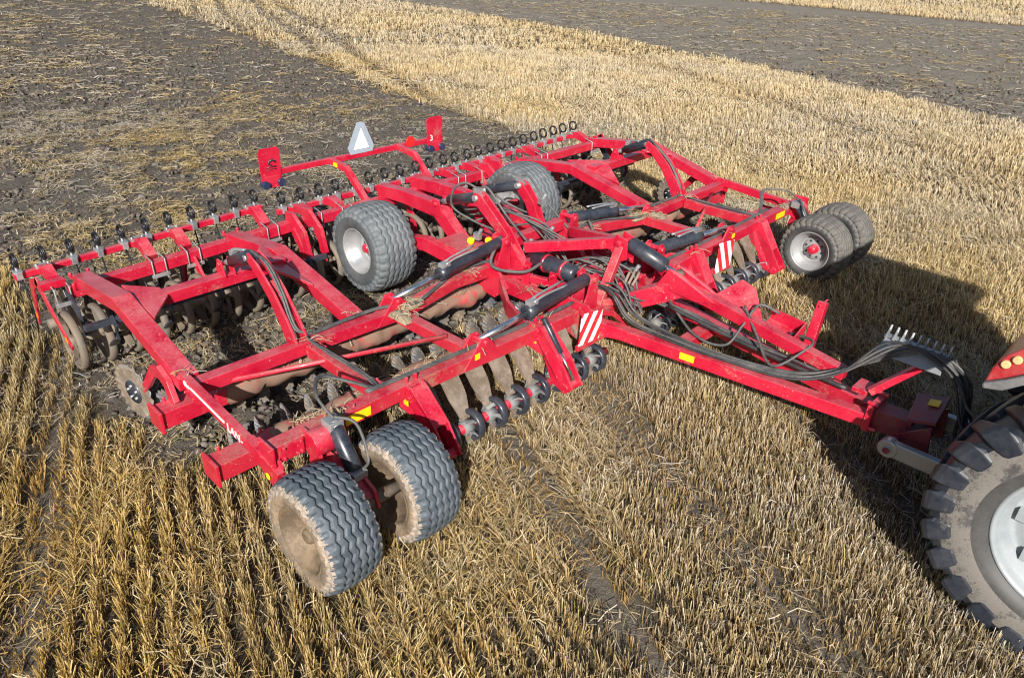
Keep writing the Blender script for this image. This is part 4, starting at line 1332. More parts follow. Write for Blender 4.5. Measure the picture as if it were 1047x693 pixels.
# tripod over the hub carrying the drawbar cylinder
apex = V3((0.0, -3.80, 1.40))
mb = MB().path([(-0.42, -2.70, 1.10), apex], 0.09, 0.12)
part(mb, 'tripod_leg', RED_M)
mb = MB().path([(0.42, -2.70, 1.08), apex + V3((0.06, 0.02, -0.04))], 0.09, 0.12)
part(mb, 'tripod_leg', RED_M)
mb = MB().path([apex + V3((-0.03, 0.0, -0.02)), (-0.44, -3.86, 0.78)], 0.085, 0.10, up=(0, 1, 0.2))
part(mb, 'tripod_leg', DUSTY)
mb = MB()
for q in (-0.07, 0.07):
    mb.plate([apex + V3((q, .12, -.1)), apex + V3((q, .05, .09)), apex + V3((q, -.1, .06)), apex + V3((q, -.12, -.16)), apex + V3((q, 0.02, -.24))], 0.02)
bolts(mb, [apex], (1, 0, 0), 0.034, 0.24)
part(mb, 'apex_bracket', RED_M, bevel=0.003)
# accumulator lying in the hub
mb = MB().tube([(-0.36, -2.80, 0.97), (-0.36, -2.82, 0.97), (-0.345, -3.42, 0.97), (-0.345, -3.45, 0.97)], [0.07, 0.105, 0.105, 0.07], 20)
o = part(mb, 'accumulator', M['black'], bevel=0)
mb = MB()
for y in (-2.98, -3.26):
    mb.cyl((-0.355, y, 0.97), (-0.355, y - 0.035, 0.97), 0.111, n=22)
part(mb, 'strap', RED_M, o, bevel=0)
# drawbar cylinder from the apex down to the lug
p0, p1 = apex + V3((0.03, -0.06, 0.0)), V3((0.14, -4.46, 1.18))
o = part(MB().cyl(p0 + (p1 - p0) * .7, p1, 0.036, n=12), 'drawbar_cylinder', M['chrome'], bevel=0)
part(MB().tube([p0, p0 + (p1 - p0) * .04, p0 + (p1 - p0) * .74, p0 + (p1 - p0) * .76], [0.06, 0.085, 0.085, 0.06], 18), 'barrel', M['black'], o, bevel=0)
part(MB().cyl(p1 + V3((-.07, 0, 0)), p1 + V3((.07, 0, 0)), 0.05, n=14), 'rod_eye', M['spring'], o, bevel=0)

# --- drawbar: two converging arms and the raised lever beam on top
for s in (-1, 1):
    mb = MB().path([(s * 0.60, -3.95, 0.62), (s * 0.50, -4.25, 0.62), (s * 0.09, -6.78, 0.62)], 0.125, [0.18, 0.135, 0.135])
    part(mb, 'drawbar_arm', RED_M)
mb = MB().path([(-0.40, -4.86, 0.62), (0.40, -4.86, 0.62)], 0.14, 0.12)
part(mb, 'drawbar_brace', DUSTY)
mb = MB().path([(-0.08, -4.02, 0.78), (0.10, -4.36, 0.96), (0.18, -4.52, 1.03), (0.22, -4.8, 1.0), (0.14, -6.42, 0.83)], 0.115, [0.2, 0.22, 0.18, 0.13, 0.12])
mb.plate([(0.055, -4.26, 1.02), (0.06, -4.40, 1.26), (0.10, -4.54, 1.22), (0.15, -4.95, 1.02), (0.13, -4.75, 0.96)], 0.03)
mb.plate([(0.215, -4.26, 1.02), (0.22, -4.40, 1.26), (0.26, -4.54, 1.22), (0.30, -4.95, 1.02), (0.28, -4.75, 0.96)], 0.03)
part(mb, 'lever_beam', RED_M)
mb = MB()
mb.plate([(0.30, -4.86, 1.04), (0.62, -4.98, 1.16), (0.60, -5.16, 1.12), (0.29, -5.30, 0.98)], 0.02)
mb.plate([(0.62, -4.98, 1.16), (0.60, -5.16, 1.12), (0.46, -5.36, 0.88), (0.30, -5.34, 0.86), (0.29, -5.30, 0.98)], 0.02)
mb.plate([(0.30, -4.86, 1.04), (0.62, -4.98, 1.16), (0.32, -4.9, 0.88)], 0.02)
part(mb, 'gusset', RED_M, bevel=0.003)
mb = MB()
mb.plate([(0.24, -5.42, 0.98), (0.24, -5.82, 0.93), (0.24, -5.82, 0.83), (0.24, -5.42, 0.86)], 0.015)
mb.plate([(0.24, -5.42, 0.86), (0.24, -5.82, 0.83), (0.52, -5.80, 0.86), (0.52, -5.42, 0.9)], 0.015)
mb.plate([(0.24, -5.82, 0.94), (0.52, -5.80, 1.0), (0.52, -5.80, 0.87), (0.24, -5.82, 0.83)], 0.015)
mb.plate([(0.52, -5.42, 1.02), (0.52, -5.80, 1.0), (0.52, -5.80, 0.87), (0.52, -5.42, 0.9)], 0.015)
part(mb, 'tool_tray', RED_M, bevel=0.002)
mb = MB().path([(0.40, -5.85, 0.62), (0.58, -5.86, 0.66), (0.74, -5.84, 1.18)], 0.09, [0.08, 0.09, 0.09], up=(0, 1, 0))
mb.cyl((0.66, -5.84, 1.15), (0.84, -5.84, 1.17), 0.012, n=8)
part(mb, 'parking_stand', RED_M)
part(MB().box((-0.370 - 0.0665, -5.05, 0.63), (0.006, 0.16, 0.075), rz=0.16), 'warning_sticker', M['yellow'], bevel=0)
# headstock, swivel and pull ring
mb = MB()
mb.box((0.0, -6.80, 0.66), (0.34, 0.06, 0.26))
mb.box((0.10, -6.62, 0.80), (0.22, 0.14, 0.05))
bolts(mb, [(-.12, -6.8, .8), (.12, -6.8, .8), (-.14, -6.84, .56), (.14, -6.84, .56)], (0, 1, 0), .022, .1)
part(mb, 'headstock', RED_M, bevel=0.006)
mb = MB().path([(0.0, -6.83, 0.64), (0.0, -7.15, 0.66)], 0.2, 0.2)
mb.path([(0.0, -7.1, 0.66), (0.0, -7.30, 0.62)], 0.36, 0.12)
mb.plate([(-0.2, -7.02, 0.62), (-0.2, -7.32, 0.86), (-0.2, -7.36, 0.56), (-0.2, -7.18, 0.5)], 0.03)
mb.plate([(0.22, -7.02, 0.62), (0.22, -7.32, 0.86), (0.22, -7.36, 0.56), (0.22, -7.18, 0.5)], 0.03)
mb.plate([(-0.22, -7.12, 0.84), (0.26, -7.04, 0.86), (0.26, -7.3, 0.93), (-0.22, -7.34, 0.91)], 0.03)
o = part(mb, 'hitch_head', M['maroon'], bevel=0.004)
part(MB().plate([(0.04, -7.18, 0.918), (0.15, -7.17, 0.920), (0.15, -7.26, 0.941), (0.04, -7.27, 0.937)], 0.006), 'warning_sticker', M['yellow'], o, bevel=0)
mb = MB().path([(0.02, -6.70, 0.82), (0.22, -7.02, 1.18), (0.24, -7.10, 1.22)], 0.06, 0.07)
part(mb, 'hose_support_arm', RED_M)
# galvanised comb that holds the hoses
mb = MB().plate([(0.30, -6.62, 1.26), (0.24, -7.16, 1.28), (0.12, -7.18, 1.18), (0.18, -6.60, 1.14)], 0.016)
for k in range(9):
    t = k / 8
    b_ = V3((0.30, -6.62, 1.26)) * (1 - t) + V3((0.24, -7.16, 1.28)) * t
    mb.path([b_ + V3((-0.02, 0, 0)), b_ + V3((0.07, 0, 0.05)), b_ + V3((0.09, 0, 0.10))], 0.016, [0.035, 0.04, 0.03], side=(0, 1, 0))
mb.path([V3((0.34, -6.60, 1.27)), V3((0.28, -7.18, 1.29))], 0.06, 0.02)
part(mb, 'hose_comb', M['steel'], bevel=0.002)

# --- striped boards and their frames
mb = MB().plate([(-1.06, -4.12, 0.60), (-0.72, -4.12, 0.58), (-0.70, -4.12, 0.92), (-1.04, -4.12, 0.97)], 0.012)
part(mb, 'warning_board', M['stripes'], bevel=0)
mb = MB().plate([(1.62, -4.12, 0.62), (1.98, -4.12, 0.64), (1.98, -4.12, 1.0), (1.62, -4.12, 1.04)], 0.012)
part(mb, 'warning_board', M['stripes_mirrored'], bevel=0)
mb = MB().path([(-1.06, -4.10, 0.56), (-0.20, -4.08, 0.545), (-0.44, -4.06, 0.76), (-0.82, -4.05, 0.90)], 0.05, 0.06, side=(0, 1, 0))
part(mb, 'board_frame', DUSTY)
mb = MB().path([(2.0, -4.10, 0.62), (0.9, -4.08, 0.72), (0.5, -4.06, 0.80)], 0.05, 0.06, side=(0, 1, 0))
part(mb, 'board_frame', DUSTY)

# --- lighting bar at the back
mb = MB().path([(-1.62, 1.26, 1.245), (1.66, 1.26, 1.23)], 0.07, 0.08)
part(mb, 'light_bar', RED_M)
for x in (-0.52, 0.72):
    mb = MB().path([(x, 1.25, 1.25), (x, 0.82, 1.22), (x, 0.36, 0.84)], 0.08, 0.09, side=(1, 0, 0))
    part(mb, 'light_bar_post', RED_M)
part(MB().box((-0.563, 1.05, 1.235), (0.006, 0.1, 0.06)), 'warning_sticker', M['yellow'], bevel=0)
for x in (-1.50, 1.48):
    mb = MB().plate([(x - .16, 1.215, 1.14), (x + .15, 1.215, 1.14), (x + .16, 1.215, 1.56), (x + .12, 1.215, 1.61), (x - .13, 1.215, 1.61), (x - .17, 1.215, 1.56)], 0.014)
    mb.plate([(x - .13, 1.20, 1.21), (x + .13, 1.20, 1.21), (x + .1, 1.20, 1.05), (x - .1, 1.20, 1.05)], 0.014)
    o = part(mb, 'marker_board', RED_M, bevel=0.002)
    for q in (-.12, .12):
        part(MB().cyl((x + q, 1.15, 1.11), (x + q, 1.27, 1.11), 0.055, n=18), 'tail_lamp', M['lamp'], o, bevel=0.004)
    mb = MB()
    if x < 0:
        mb.tube([(x + .02 + .05 * math.cos(t), 1.204, 1.40 + .035 * math.sin(t)) for t in np.linspace(0.3, 4.6, 14)], 0.011, 6)
        mb.tube([(x - .02, 1.204, 1.425), (x + .03, 1.204, 1.44), (x + .07, 1.204, 1.41)], 0.016, 6)
        part(mb, 'emblem', M['black'], o, bevel=0)
        mb = MB().tube([(x - .07, 1.204, 1.335), (x, 1.204, 1.35), (x + .08, 1.204, 1.34)], 0.009, 6)
        mb.tube([(x - .08, 1.204, 1.30), (x, 1.204, 1.315), (x + .08, 1.204, 1.305)], 0.006, 6)
        part(mb, 'emblem', M['maroon'], o, bevel=0)
    else:
        mb.tube([(x - .09 + .025 * math.cos(t), 1.204, 1.30 + .02 * math.sin(t)) for t in np.linspace(2.2, -1.6, 8)], 0.006, 6)
        mb.tube([(x - .09 + .028 * math.cos(t), 1.204, 1.26 + .022 * math.sin(t)) for t in np.linspace(1.5, -2.2, 8)], 0.006, 6)
        part(mb, 'emblem', M['white'], o, bevel=0)
mb = MB().cyl((0.98, 1.22, 1.28), (0.98, 1.25, 1.28), 0.085, n=22)
part(mb, 'reflector', M['red_sign'], bevel=0)
sg = MB().plate([(-0.17, 1.225, 1.27), (0.23, 1.225, 1.27), (0.26, 1.225, 1.36), (0.11, 1.225, 1.71), (0.05, 1.225, 1.74), (-0.02, 1.225, 1.73), (-0.21, 1.225, 1.37)], 0.01)
o = part(sg, 'slow_vehicle_sign', M['signgrey'], bevel=0)
part(MB().plate([(-0.11, 1.216, 1.335), (0.165, 1.216, 1.335), (0.045, 1.216, 1.64)], 0.006), 'reflective_triangle', M['white'], o, bevel=0)

# --- white lettering on the near outer bar
def lettering(txt, size, loc, rot, mat, parent):
    cu = bpy.data.curves.new('lettering', 'FONT')
    cu.body = txt
    cu.size = size
    cu.extrude = 0.0015
    tmp = bpy.data.objects.new('tmp', cu)
    COL.objects.link(tmp)
    dg = bpy.context.evaluated_depsgraph_get()
    me = bpy.data.meshes.new_from_object(tmp.evaluated_get(dg))
    bpy.data.objects.remove(tmp)
    me.materials.clear()
    me.materials.append(mat)
    o_ = bpy.data.objects.new('lettering', me)
    COL.objects.link(o_)
    o_.parent = parent
    o_.location = loc
    o_.rotation_euler = rot
    return o_
OB = [o for o in CULT.children if o.name.startswith('outer_bar')][0]
sl = math.atan2(0.06, 1.02)
xo = -4.46 - 0.0325 - 0.003
lettering('LAN-', 0.115, (xo, -3.22, 0.755), (R(90), 0, R(-90)), M['white'], OB).rotation_euler = Matrix(((0, 0, -1), (-math.cos(sl), -math.sin(sl), 0), (-math.sin(sl), math.cos(sl), 0))).to_euler()
mb = MB().path([(xo, -2.56, 0.845), (xo, -3.18, 0.808)], 0.006, 0.02, side=(1, 0, 0))
mb.path([(xo, -2.28, 0.86), (xo, -2.40, 0.853)], 0.006, 0.03, side=(1, 0, 0))
mb.cyl((xo - .002, -2.47, 0.846), (xo + .002, -2.47, 0.846), 0.03, n=12)
mb.path([(xo, -2.50, 0.83), (xo, -2.56, 0.845)], 0.006, 0.03, side=(1, 0, 0))
part(mb, 'lettering_stripe', M['white'], OB, bevel=0)
part(MB().cyl((xo - .002, -2.27, 0.85), (xo + .003, -2.27, 0.85), 0.028, n=12), 'sticker', M['yellow'], OB, bevel=0)
part(MB().cyl((-4.449, -3.86, 0.66), (-4.453, -3.86, 0.66), 0.032, n=12), 'sticker', M['yellow'], OB, bevel=0, loc=(-.05, 0, 0))

# --- hydraulic hoses
def hose(ctrl, r=0.014, mat='hose', n=8, name='hydraulic_hose'):
    return part(MB().tube(spline(ctrl, 8), r, n), name, M[mat], bevel=0)
# along the near drawbar arm, over the comb, down to the tractor
for k in range(6):
    j = lambda q=0.012: rnd.uniform(-q, q)
    o_ = (k - 2.5) * 0.026
    hose([(-0.25 + j(.1), -3.55 + j(.1), 0.92 + j(.05)), (-0.40 + o_, -4.02, 1.0 + j(.05)), (-0.36 + o_ * 1.2, -4.30, 0.76 + j(.02)), (-0.33 + o_, -4.9, 0.715 + j()), (-0.25 + o_, -5.5, 0.715 + j()), (-0.14 + o_, -6.05, 0.75 + j(.02)),
          (0.02 + o_, -6.42, 0.92 + j(.02)), (0.19 + o_ * .4, -6.72 - 0.06 * k, 1.30 + j()), (0.16 + o_, -7.25 - 0.03 * k, 1.20 + j(.05)), (0.1 + o_ * 2, -7.5, 0.88 + j(.15)), (0.0 + o_ * 2, -7.75, 0.95 + j(.1)), (0.05 + o_ * 3, -8.3, 1.1 + j(.1))],
         0.0125, 'hose' if k % 3 else 'hose_dark')
for k in range(5):
    j = lambda q=0.05: rnd.uniform(-q, q)
    hose([(0.26, -7.1 - 0.03 * k, 1.31), (0.2 + j(), -7.4, 1.12 + j()), (0.1 + j(.1), -7.5 + j(), 0.72 + j(.12)), (-0.1 + j(.1), -7.75, 0.72 + j(.12)), (-0.05 + j(.1), -8.3, 1.0)], 0.013, 'hose_dark')
# black conduit beside the lever beam
hose([(0.0, -4.5, 0.86), (0.06, -5.2, 0.77), (0.05, -5.9, 0.75), (0.02, -6.5, 0.76)], 0.022, 'hose_dark', 10)
for k in range(3):
    hose([(0.05 + .05 * k, -4.15, 0.80), (0.2 + .03 * k, -4.7, 0.74), (0.22 - .03 * k, -5.3, 0.73), (0.10, -5.9, 0.78), (0.05, -6.35, 0.80)], 0.013)
hose([(0.1, -4.4, 0.9), (-0.1, -4.9, 0.72), (-0.06, -5.25, 0.72), (0.12, -5.32, 0.92), (0.32, -5.36, 1.1), (0.42, -5.55, 1.04)], 0.014)
hose([(0.22, -5.25, 1.08), (0.08, -5.5, 0.9), (-0.1, -5.8, 0.74), (0.1, -6.0, 0.92), (0.3, -5.98, 0.95), (0.4, -5.7, 0.88)], 0.014)
# loops around the hub
for k in range(9):
    j = lambda q=0.16: rnd.uniform(-q, q)
    hose([(-0.3 + j(), -3.2 + j(), 0.9 + j(.1)), (-0.25 + j(), -3.6 + j(), 1.12 + j(.1)), (-0.1 + j(), -3.95 + j(.1), 1.0 + j(.12)), (-0.15 + j(), -4.2 + j(.1), 0.82 + j(.08)), (0.1 + j(), -4.15, 0.75)], 0.0115, 'hose')
for k in range(6):
    j = lambda q=0.14: rnd.uniform(-q, q)
    hose([(-0.2 + j(), -1.6 + j(), 1.1 + j(.1)), (-0.1 + j(), -2.0 + j(), 1.25 + j(.12)), (0.0 + j(), -2.5, 1.2 + j(.1)), (0.1 + j(), -3.0, 0.95 + j())], 0.0115, 'hose')
hose([(-0.62, -2.48, 1.22), (-0.9, -2.62, 0.98), (-0.72, -2.95, 0.95), (-0.45, -3.0, 1.0)], 0.02)
hose([(0.66, -2.4, 1.2), (0.95, -2.5, 1.08), (1.0, -2.6, 0.85), (0.8, -2.6, 0.8)], 0.02)
# hoses taped along the wing tubes
for s in (-1, 1):
    for k in range(2):
        q = 0.024 * k
        hose([(s * 0.7, -2.45 + q, 0.93), (s * 1.3, -2.45 + q, 0.945), (s * 2.0, -2.62 + q, 0.865), (s * 2.4, -2.46 + q, 0.862), (s * 3.1, -2.47 + q, 0.866), (s * 3.28, -2.5 + q, 0.866), (s * (3.30 - q), -2.9, 0.87), (s * (3.30 - q), -3.45, 0.893),
              (s * (3.36 - q), -3.72, 0.90), (s * 3.55, -3.66 + q, 1.02), (s * 3.78, -3.55 + q, 1.12), (s * 3.97, -3.8, 1.14), (s * 3.97, -4.02, 1.04)], 0.0125)
        hose([(s * 0.8, -3.82 + q, 0.92), (s * 1.6, -3.82 + q, 0.92), (s * 2.3, -3.82 + q, 0.94), (s * 3.0, -3.82 + q, 0.962), (s * 3.5, -3.8 + q, 0.965)], 0.0125)
        hose([(s * 3.36, -1.72, 1.56), (s * (3.30 + q), -1.95, 1.46), (s * (3.32 + q), -2.2, 1.25), (s * (3.33 + q), -2.4, 0.95), (s * 3.2, -2.47, 0.87)], 0.0125)
    hose([(s * 3.97, -4.02, 1.06), (s * 3.85, -4.15, 1.0), (s * 3.86, -4.3, 0.75), (s * 3.95, -4.34, 0.70)], 0.014)
# valve block with pipe stubs in the hub
mb = MB().box((0.02, -3.5, 0.90), (0.36, 0.42, 0.14))
part(mb, 'valve_block', RED_M)
mb = MB()
for k in range(6):
    a_ = V3((0.2 - 0.03 * k, -3.35 - 0.09 * k, 0.99))
    mb.tube([a_, a_ + V3((-0.22, -0.05, 0.06))], 0.022, 10)
for k in range(3):
    mb.tube(spline([(0.16, -3.75 - .06 * k, 0.99), (0.05, -3.9 - .06 * k, 1.08), (-0.1, -3.95 - .05 * k, 0.98)], 5), 0.016, 8)
part(mb, 'pipe_stub', M['spring'], bevel=0)
mb = MB()
for x, y, z in ((-.12, -3.7, .98), (.2, -3.85, .98), (-.3, -2.62, 1.05), (0.1, -2.6, 1.1), (-.45, -1.9, 1.0), (.2, -1.5, .98), (.5, -2.1, 1.3)):
    mb.box((x, y, z), (0.09, 0.07, 0.09), rz=x * 3)
    mb.cyl((x, y, z), (x + .02, y - .05, z + .1), 0.025, n=8)
part(mb, 'hydraulic_coupling', M['steel'], bevel=0.004)
for x, y, z, dx, dz, w_ in ((-0.58, -3.3, 0.86, 0.0, 0.16, 0.14), (0.58, -3.3, 0.86, 0.0, 0.16, 0.14), (-0.2, -3.92, 0.86, 0.1, 0.14, 0.1), (0.35, -3.92, 0.84, -0.1, 0.12, 0.1), (-0.62, -2.9, 0.82, 0.05, 0.2, 0.12), (0.62, -2.85, 0.82, -0.05, 0.2, 0.12), (0.0, -2.62, 0.84, 0.0, 0.18, 0.16)):
    mb = MB().plate([(x, y - w_ / 2, z - 0.1), (x, y + w_ / 2, z - 0.1), (x + dx, y + w_ / 3, z + dz), (x + dx, y - w_ / 3, z + dz)], 0.022)
    mb.cyl((x + dx * .8 - .06, y, z + dz * .75), (x + dx * .8 + .06, y, z + dz * .75), 0.022, n=10)
    part(mb, 'hub_bracket', RED_M, bevel=0.003)
mb = MB().path([(-0.60, -3.70, 0.80), (-0.22, -4.05, 0.83)], 0.06, 0.07)
part(mb, 'hub_strut', DUSTY)
mb = MB().path([(0.60, -3.70, 0.80), (0.24, -4.05, 0.83)], 0.06, 0.07)
part(mb, 'hub_strut', DUSTY)
for s in (-1, 1):
    mb = MB().path([(s * 0.62, -2.62, 0.80), (s * 0.30, -3.2, 0.74), (s * 0.18, -3.8, 0.78)], 0.07, 0.08)
    part(mb, 'hub_strut', RED_M)
for x, y, z in ((-.5, -3.55, .86), (.48, -3.5, .86), (-.28, -2.55, 1.0), (.3, -2.75, .92)):
    mb = MB().tube([(x, y, z), (x, y - .03, z + .06), (x, y - .05, z + .12)], [.035, .03, .02], 12)
    part(mb, 'hydraulic_fitting', M['black'], bevel=0)
# soil cakes riding on the joints of the frame
for s in (-1, 1):
    for x, y, z, lx, ly in ((2.08, -2.53, 0.835, .34, .20), (3.85, -3.86, 0.935, .12, .12), (2.3, -2.72, 0.835, .14, .3)):
        nx_, ny_ = 14, 10
        vs, fs = [], []
        for a_ in range(nx_ + 1):
            for c_ in range(ny_ + 1):
                u, w_ = a_ / nx_ * 2 - 1, c_ / ny_ * 2 - 1
                e = max(0, 1 - (u * u) ** 1.5) * max(0, 1 - (w_ * w_) ** 1.5)
                px_, py_ = s * x + u * lx / 2 + rnd.uniform(-.008, .008), y + w_ * ly / 2 + rnd.uniform(-.008, .008)
                vs.append((px_, py_, z + e * (0.02 + 0.045 * rnd.random()) - (0.02 if e <= 0 else 0)))
        for a_ in range(nx_):
            for c_ in range(ny_):
                k0 = a_ * (ny_ + 1) + c_
                fs.append((k0, k0 + 1, k0 + ny_ + 2, k0 + ny_ + 1))
        part(MB().add(vs, fs, 0, True), 'caked_soil', M['cake'], bevel=0)

# straw and chaff caught on ledges of the frame
cs_v, cs_f, cs_c = [], [], []
def catch(x0, x1, y0, y1, z, n, lmax=0.16):
    for _ in range(n):
        x, y = rnd.uniform(x0, x1), rnd.uniform(y0, y1)
        a_, l_ = rnd.uniform(0, 6.28), rnd.uniform(0.03, lmax)
        w_ = rnd.uniform(0.002, 0.005)
        dz = rnd.uniform(-0.25, 0.2) * l_
        d_ = V3((math.cos(a_) * l_, math.sin(a_) * l_, dz))
        n_ = V3((-math.sin(a_) * w_, math.cos(a_) * w_, 0.001))
        p = V3((x, y, z + rnd.uniform(0.004, 0.02)))
        o_ = len(cs_v)
        mid = p + d_ * 0.5 + V3((0, 0, 0.08 * l_))
        cs_v.extend([p - n_, p + n_, mid - n_, mid + n_, p + d_ - n_, p + d_ + n_])
        cs_f.extend([(o_, o_ + 1, o_ + 3, o_ + 2), (o_ + 2, o_ + 3, o_ + 5, o_ + 4)])
        cs_c.extend([PAL[rnd.choice((0, 0, 1, 2, 5))] * rnd.uniform(0.7, 1.05)] * 6)
for s in (-1, 1):
    for k in range(26):
        cx_ = s * rnd.uniform(0.9, 4.1)
        catch(cx_ - .12, cx_ + .12, -2.38, -2.22, 0.60, 9)
        cx_ = s * rnd.uniform(0.9, 4.1)
        catch(cx_ - .12, cx_ + .12, -3.34, -3.18, 0.57, 9)
    for xx, yy, zz, n_ in ((2.1, -2.54, .875, 46), (2.3, -2.75, .865, 24), (3.3, -2.52, .865, 16), (3.85, -3.86, .955, 16), (0.7, -3.1, .785, 24), (2.2, -3.8, .965, 14), (1.1, -2.46, .90, 16), (2.62, -2.36, .84, 14), (4.43, -2.36, .90, 10), (1.4, -3.86, .92, 14)):
        catch(s * xx - .14, s * xx + .14, yy - .08, yy + .08, zz, n_)
me = quad_mesh('caught_straw', np.array(cs_v), np.array(cs_f))
set_color(me, np.array(cs_c))
me.materials.append(straw_mat('caught_straw_blade', 0.2))
cs = bpy.data.objects.new('caught_straw', me)
COL.objects.link(cs)
cs.parent = CULT
cs['kind'] = 'stuff'
# bolted flange plates at the joints
for s in (-1, 1):
    for x, y, z in ((3.08, -3.845, 0.86), (1.43, -3.85, 0.83), (4.30, -3.845, 0.855)):
        mb = MB().box((s * x, y - 0.078, z), (0.20, 0.018, 0.14))
        bolts(mb, [(s * x + q, y - 0.092, z + w_) for q in (-.075, .075) for w_ in (-.05, .05)], (0, 1, 0), 0.015, 0.024)
        part(mb, 'flange_plate', RED_M, bevel=0.003)
    for y, z in ((-2.49, 0.79), (-3.84, 0.855)):
        mb = MB().box((s * 4.468, y, z), (0.02, 0.22, 0.20))
        bolts(mb, [(s * 4.485, y + q, z + w_) for q in (-.08, .08) for w_ in (-.07, .07)], (1, 0, 0), 0.015, 0.024)
        part(mb, 'flange_plate', RED_M, bevel=0.003)
    for x, y, z in ((3.29, -2.70, 0.835), (3.29, -3.62, 0.864), (2.22, -3.62, 0.864)):
        mb = MB().box((s * x, y, z), (0.135, 0.14, 0.014))
        bolts(mb, [(s * x + q, y + w_, z + .01) for q in (-.055, .055) for w_ in (-.045, .045)], (0, 0, 1), 0.013, 0.024)
        part(mb, 'flange_plate', DUSTY, bevel=0.003)

# ------------------------------------------------------------------ the tractor
TR = thing('tractor', 'red tractor with pale rims and tall muddy lugged tyres, cut off at the right', 'tractor', (0.15, 0, 0))
def tpart(mb, name, mat, parent=None, bevel=0.01, seg=2, loc=None):
    return mb.build(name, mat, TR if parent is None else parent, bevel, seg, loc)

def tractor_wheel(loc, R_, W_, rim, nl, outer):
    h = W_ / 2
    hub = MB().lathe([(outer * .10, 0.0), (outer * .10, .10), (outer * .02, .13), (0, .16), (0, .22)], n=28)
    for k in range(10):
        t = 2 * math.pi * k / 10
        hub.cyl((outer * .0, .18 * math.cos(t), .18 * math.sin(t)), (outer * .04, .18 * math.cos(t), .18 * math.sin(t)), .018, n=6)
    w = tpart(hub, 'wheel', M['tractor_rim'], bevel=0, loc=loc)
    t_ = MB()
    Rb = R_ - 0.045
    prof = [(-h * .74, rim), (-h * .9, rim + .04), (-h * .98, rim + (Rb - rim) * .26), (-h * 1.0, rim + (Rb - rim) * .5), (-h * .96, Rb - .11), (-h * .86, Rb - .03), (-h * .5, Rb - .005), (0, Rb)]
    prof = prof + [(-x, r) for x, r in prof[-2::-1]]
    t_.lathe(prof, n=96, mi=[2, 2, 1, 1, 0, 0, 0, 0, 0, 0, 1, 1, 2, 2])
    # chevron lugs: thick slanted bars from the shoulder to the middle of the tread
    for side in (-1, 1):
        for k in range(nl):
            t0 = 2 * math.pi * (k + (0.5 if side > 0 else 0)) / nl
            wob = rnd.uniform(0.94, 1.06)
            #      x/h    top radius   half width  angle   base inset (x, r)
            st = [(.985, Rb - .20, .058, .40, .06, 0), (1.012, Rb - .17, .078, .395, .07, 0), (1.022, Rb - .10, .090, .385, .08, .01), (1.005, Rb - .03, .092, .365, .08, .04), (.95, R_ - .03, .086, .33, .06, .06),
                  (.84, R_ - .012, .076, .27, .02, .07), (.62, R_ - .003, .066, .17, 0, .07), (.35, R_, .058, .06, 0, .07), (.1, R_, .054, -.05, 0, .07), (-.08, R_ - .004, .05, -.12, 0, .07)]
            vs, fs = [], []
            for u, rt, hw, off, bx, br in st:
                tt = t0 + off * 0.5
                for sg_, top in ((-1.22, 0), (-.92, 1), (.92, 1), (1.22, 0)):
                    a_ = tt + sg_ * hw * wob / R_
                    rr_ = rt if top else rt - br
                    xx = side * h * (u if top else u - bx)
                    vs.append((xx, rr_ * math.cos(a_), rr_ * math.sin(a_)))
            for i in range(len(st) - 1):
                for q in range(3):
                    fs.append((i * 4 + q, i * 4 + q + 1, i * 4 + q + 5, i * 4 + q + 4))
            fs.append((0, 1, 2, 3))
            fs.append(tuple((len(st) - 1) * 4 + q for q in (3, 2, 1, 0)))
            t_.add(vs, fs, 0, False)
    tpart(t_, 'tyre', [M['tyre_tractor'], M['tyre_mud'], M['tyre_clean']], w, bevel=0.012, seg=3)
    rm = MB()
    o_ = outer
    rm.lathe([(o_ * h * .74, rim + .02), (o_ * h * .82, rim + .005), (o_ * h * .80, rim - .012), (o_ * h * .70, rim - .03), (o_ * h * .54, rim - .04), (o_ * h * .50, rim - .07), (o_ * h * .30, rim - .078), (o_ * h * .24, rim - .115),
              (o_ * h * .30, rim - .15), (o_ * h * .22, rim * .60), (o_ * h * .08, rim * .5), (o_ * h * .06, .3), (o_ * .02, .2)], n=80)
    rm.lathe([(-o_ * h * .74, rim + .02), (-o_ * h * .80, rim + .005), (-o_ * h * .62, rim - .03), (-o_ * h * .4, rim - .08), (0, rim - .12)], n=80)
    for k in range(8):
        t = 2 * math.pi * k / 8
        rm.box((o_ * h * .2, (rim - .15) * math.cos(t), (rim - .15) * math.sin(t)), (.14, .09, .09))
    tpart(rm, 'rim', M['tractor_rim'], w, bevel=0)
    return w
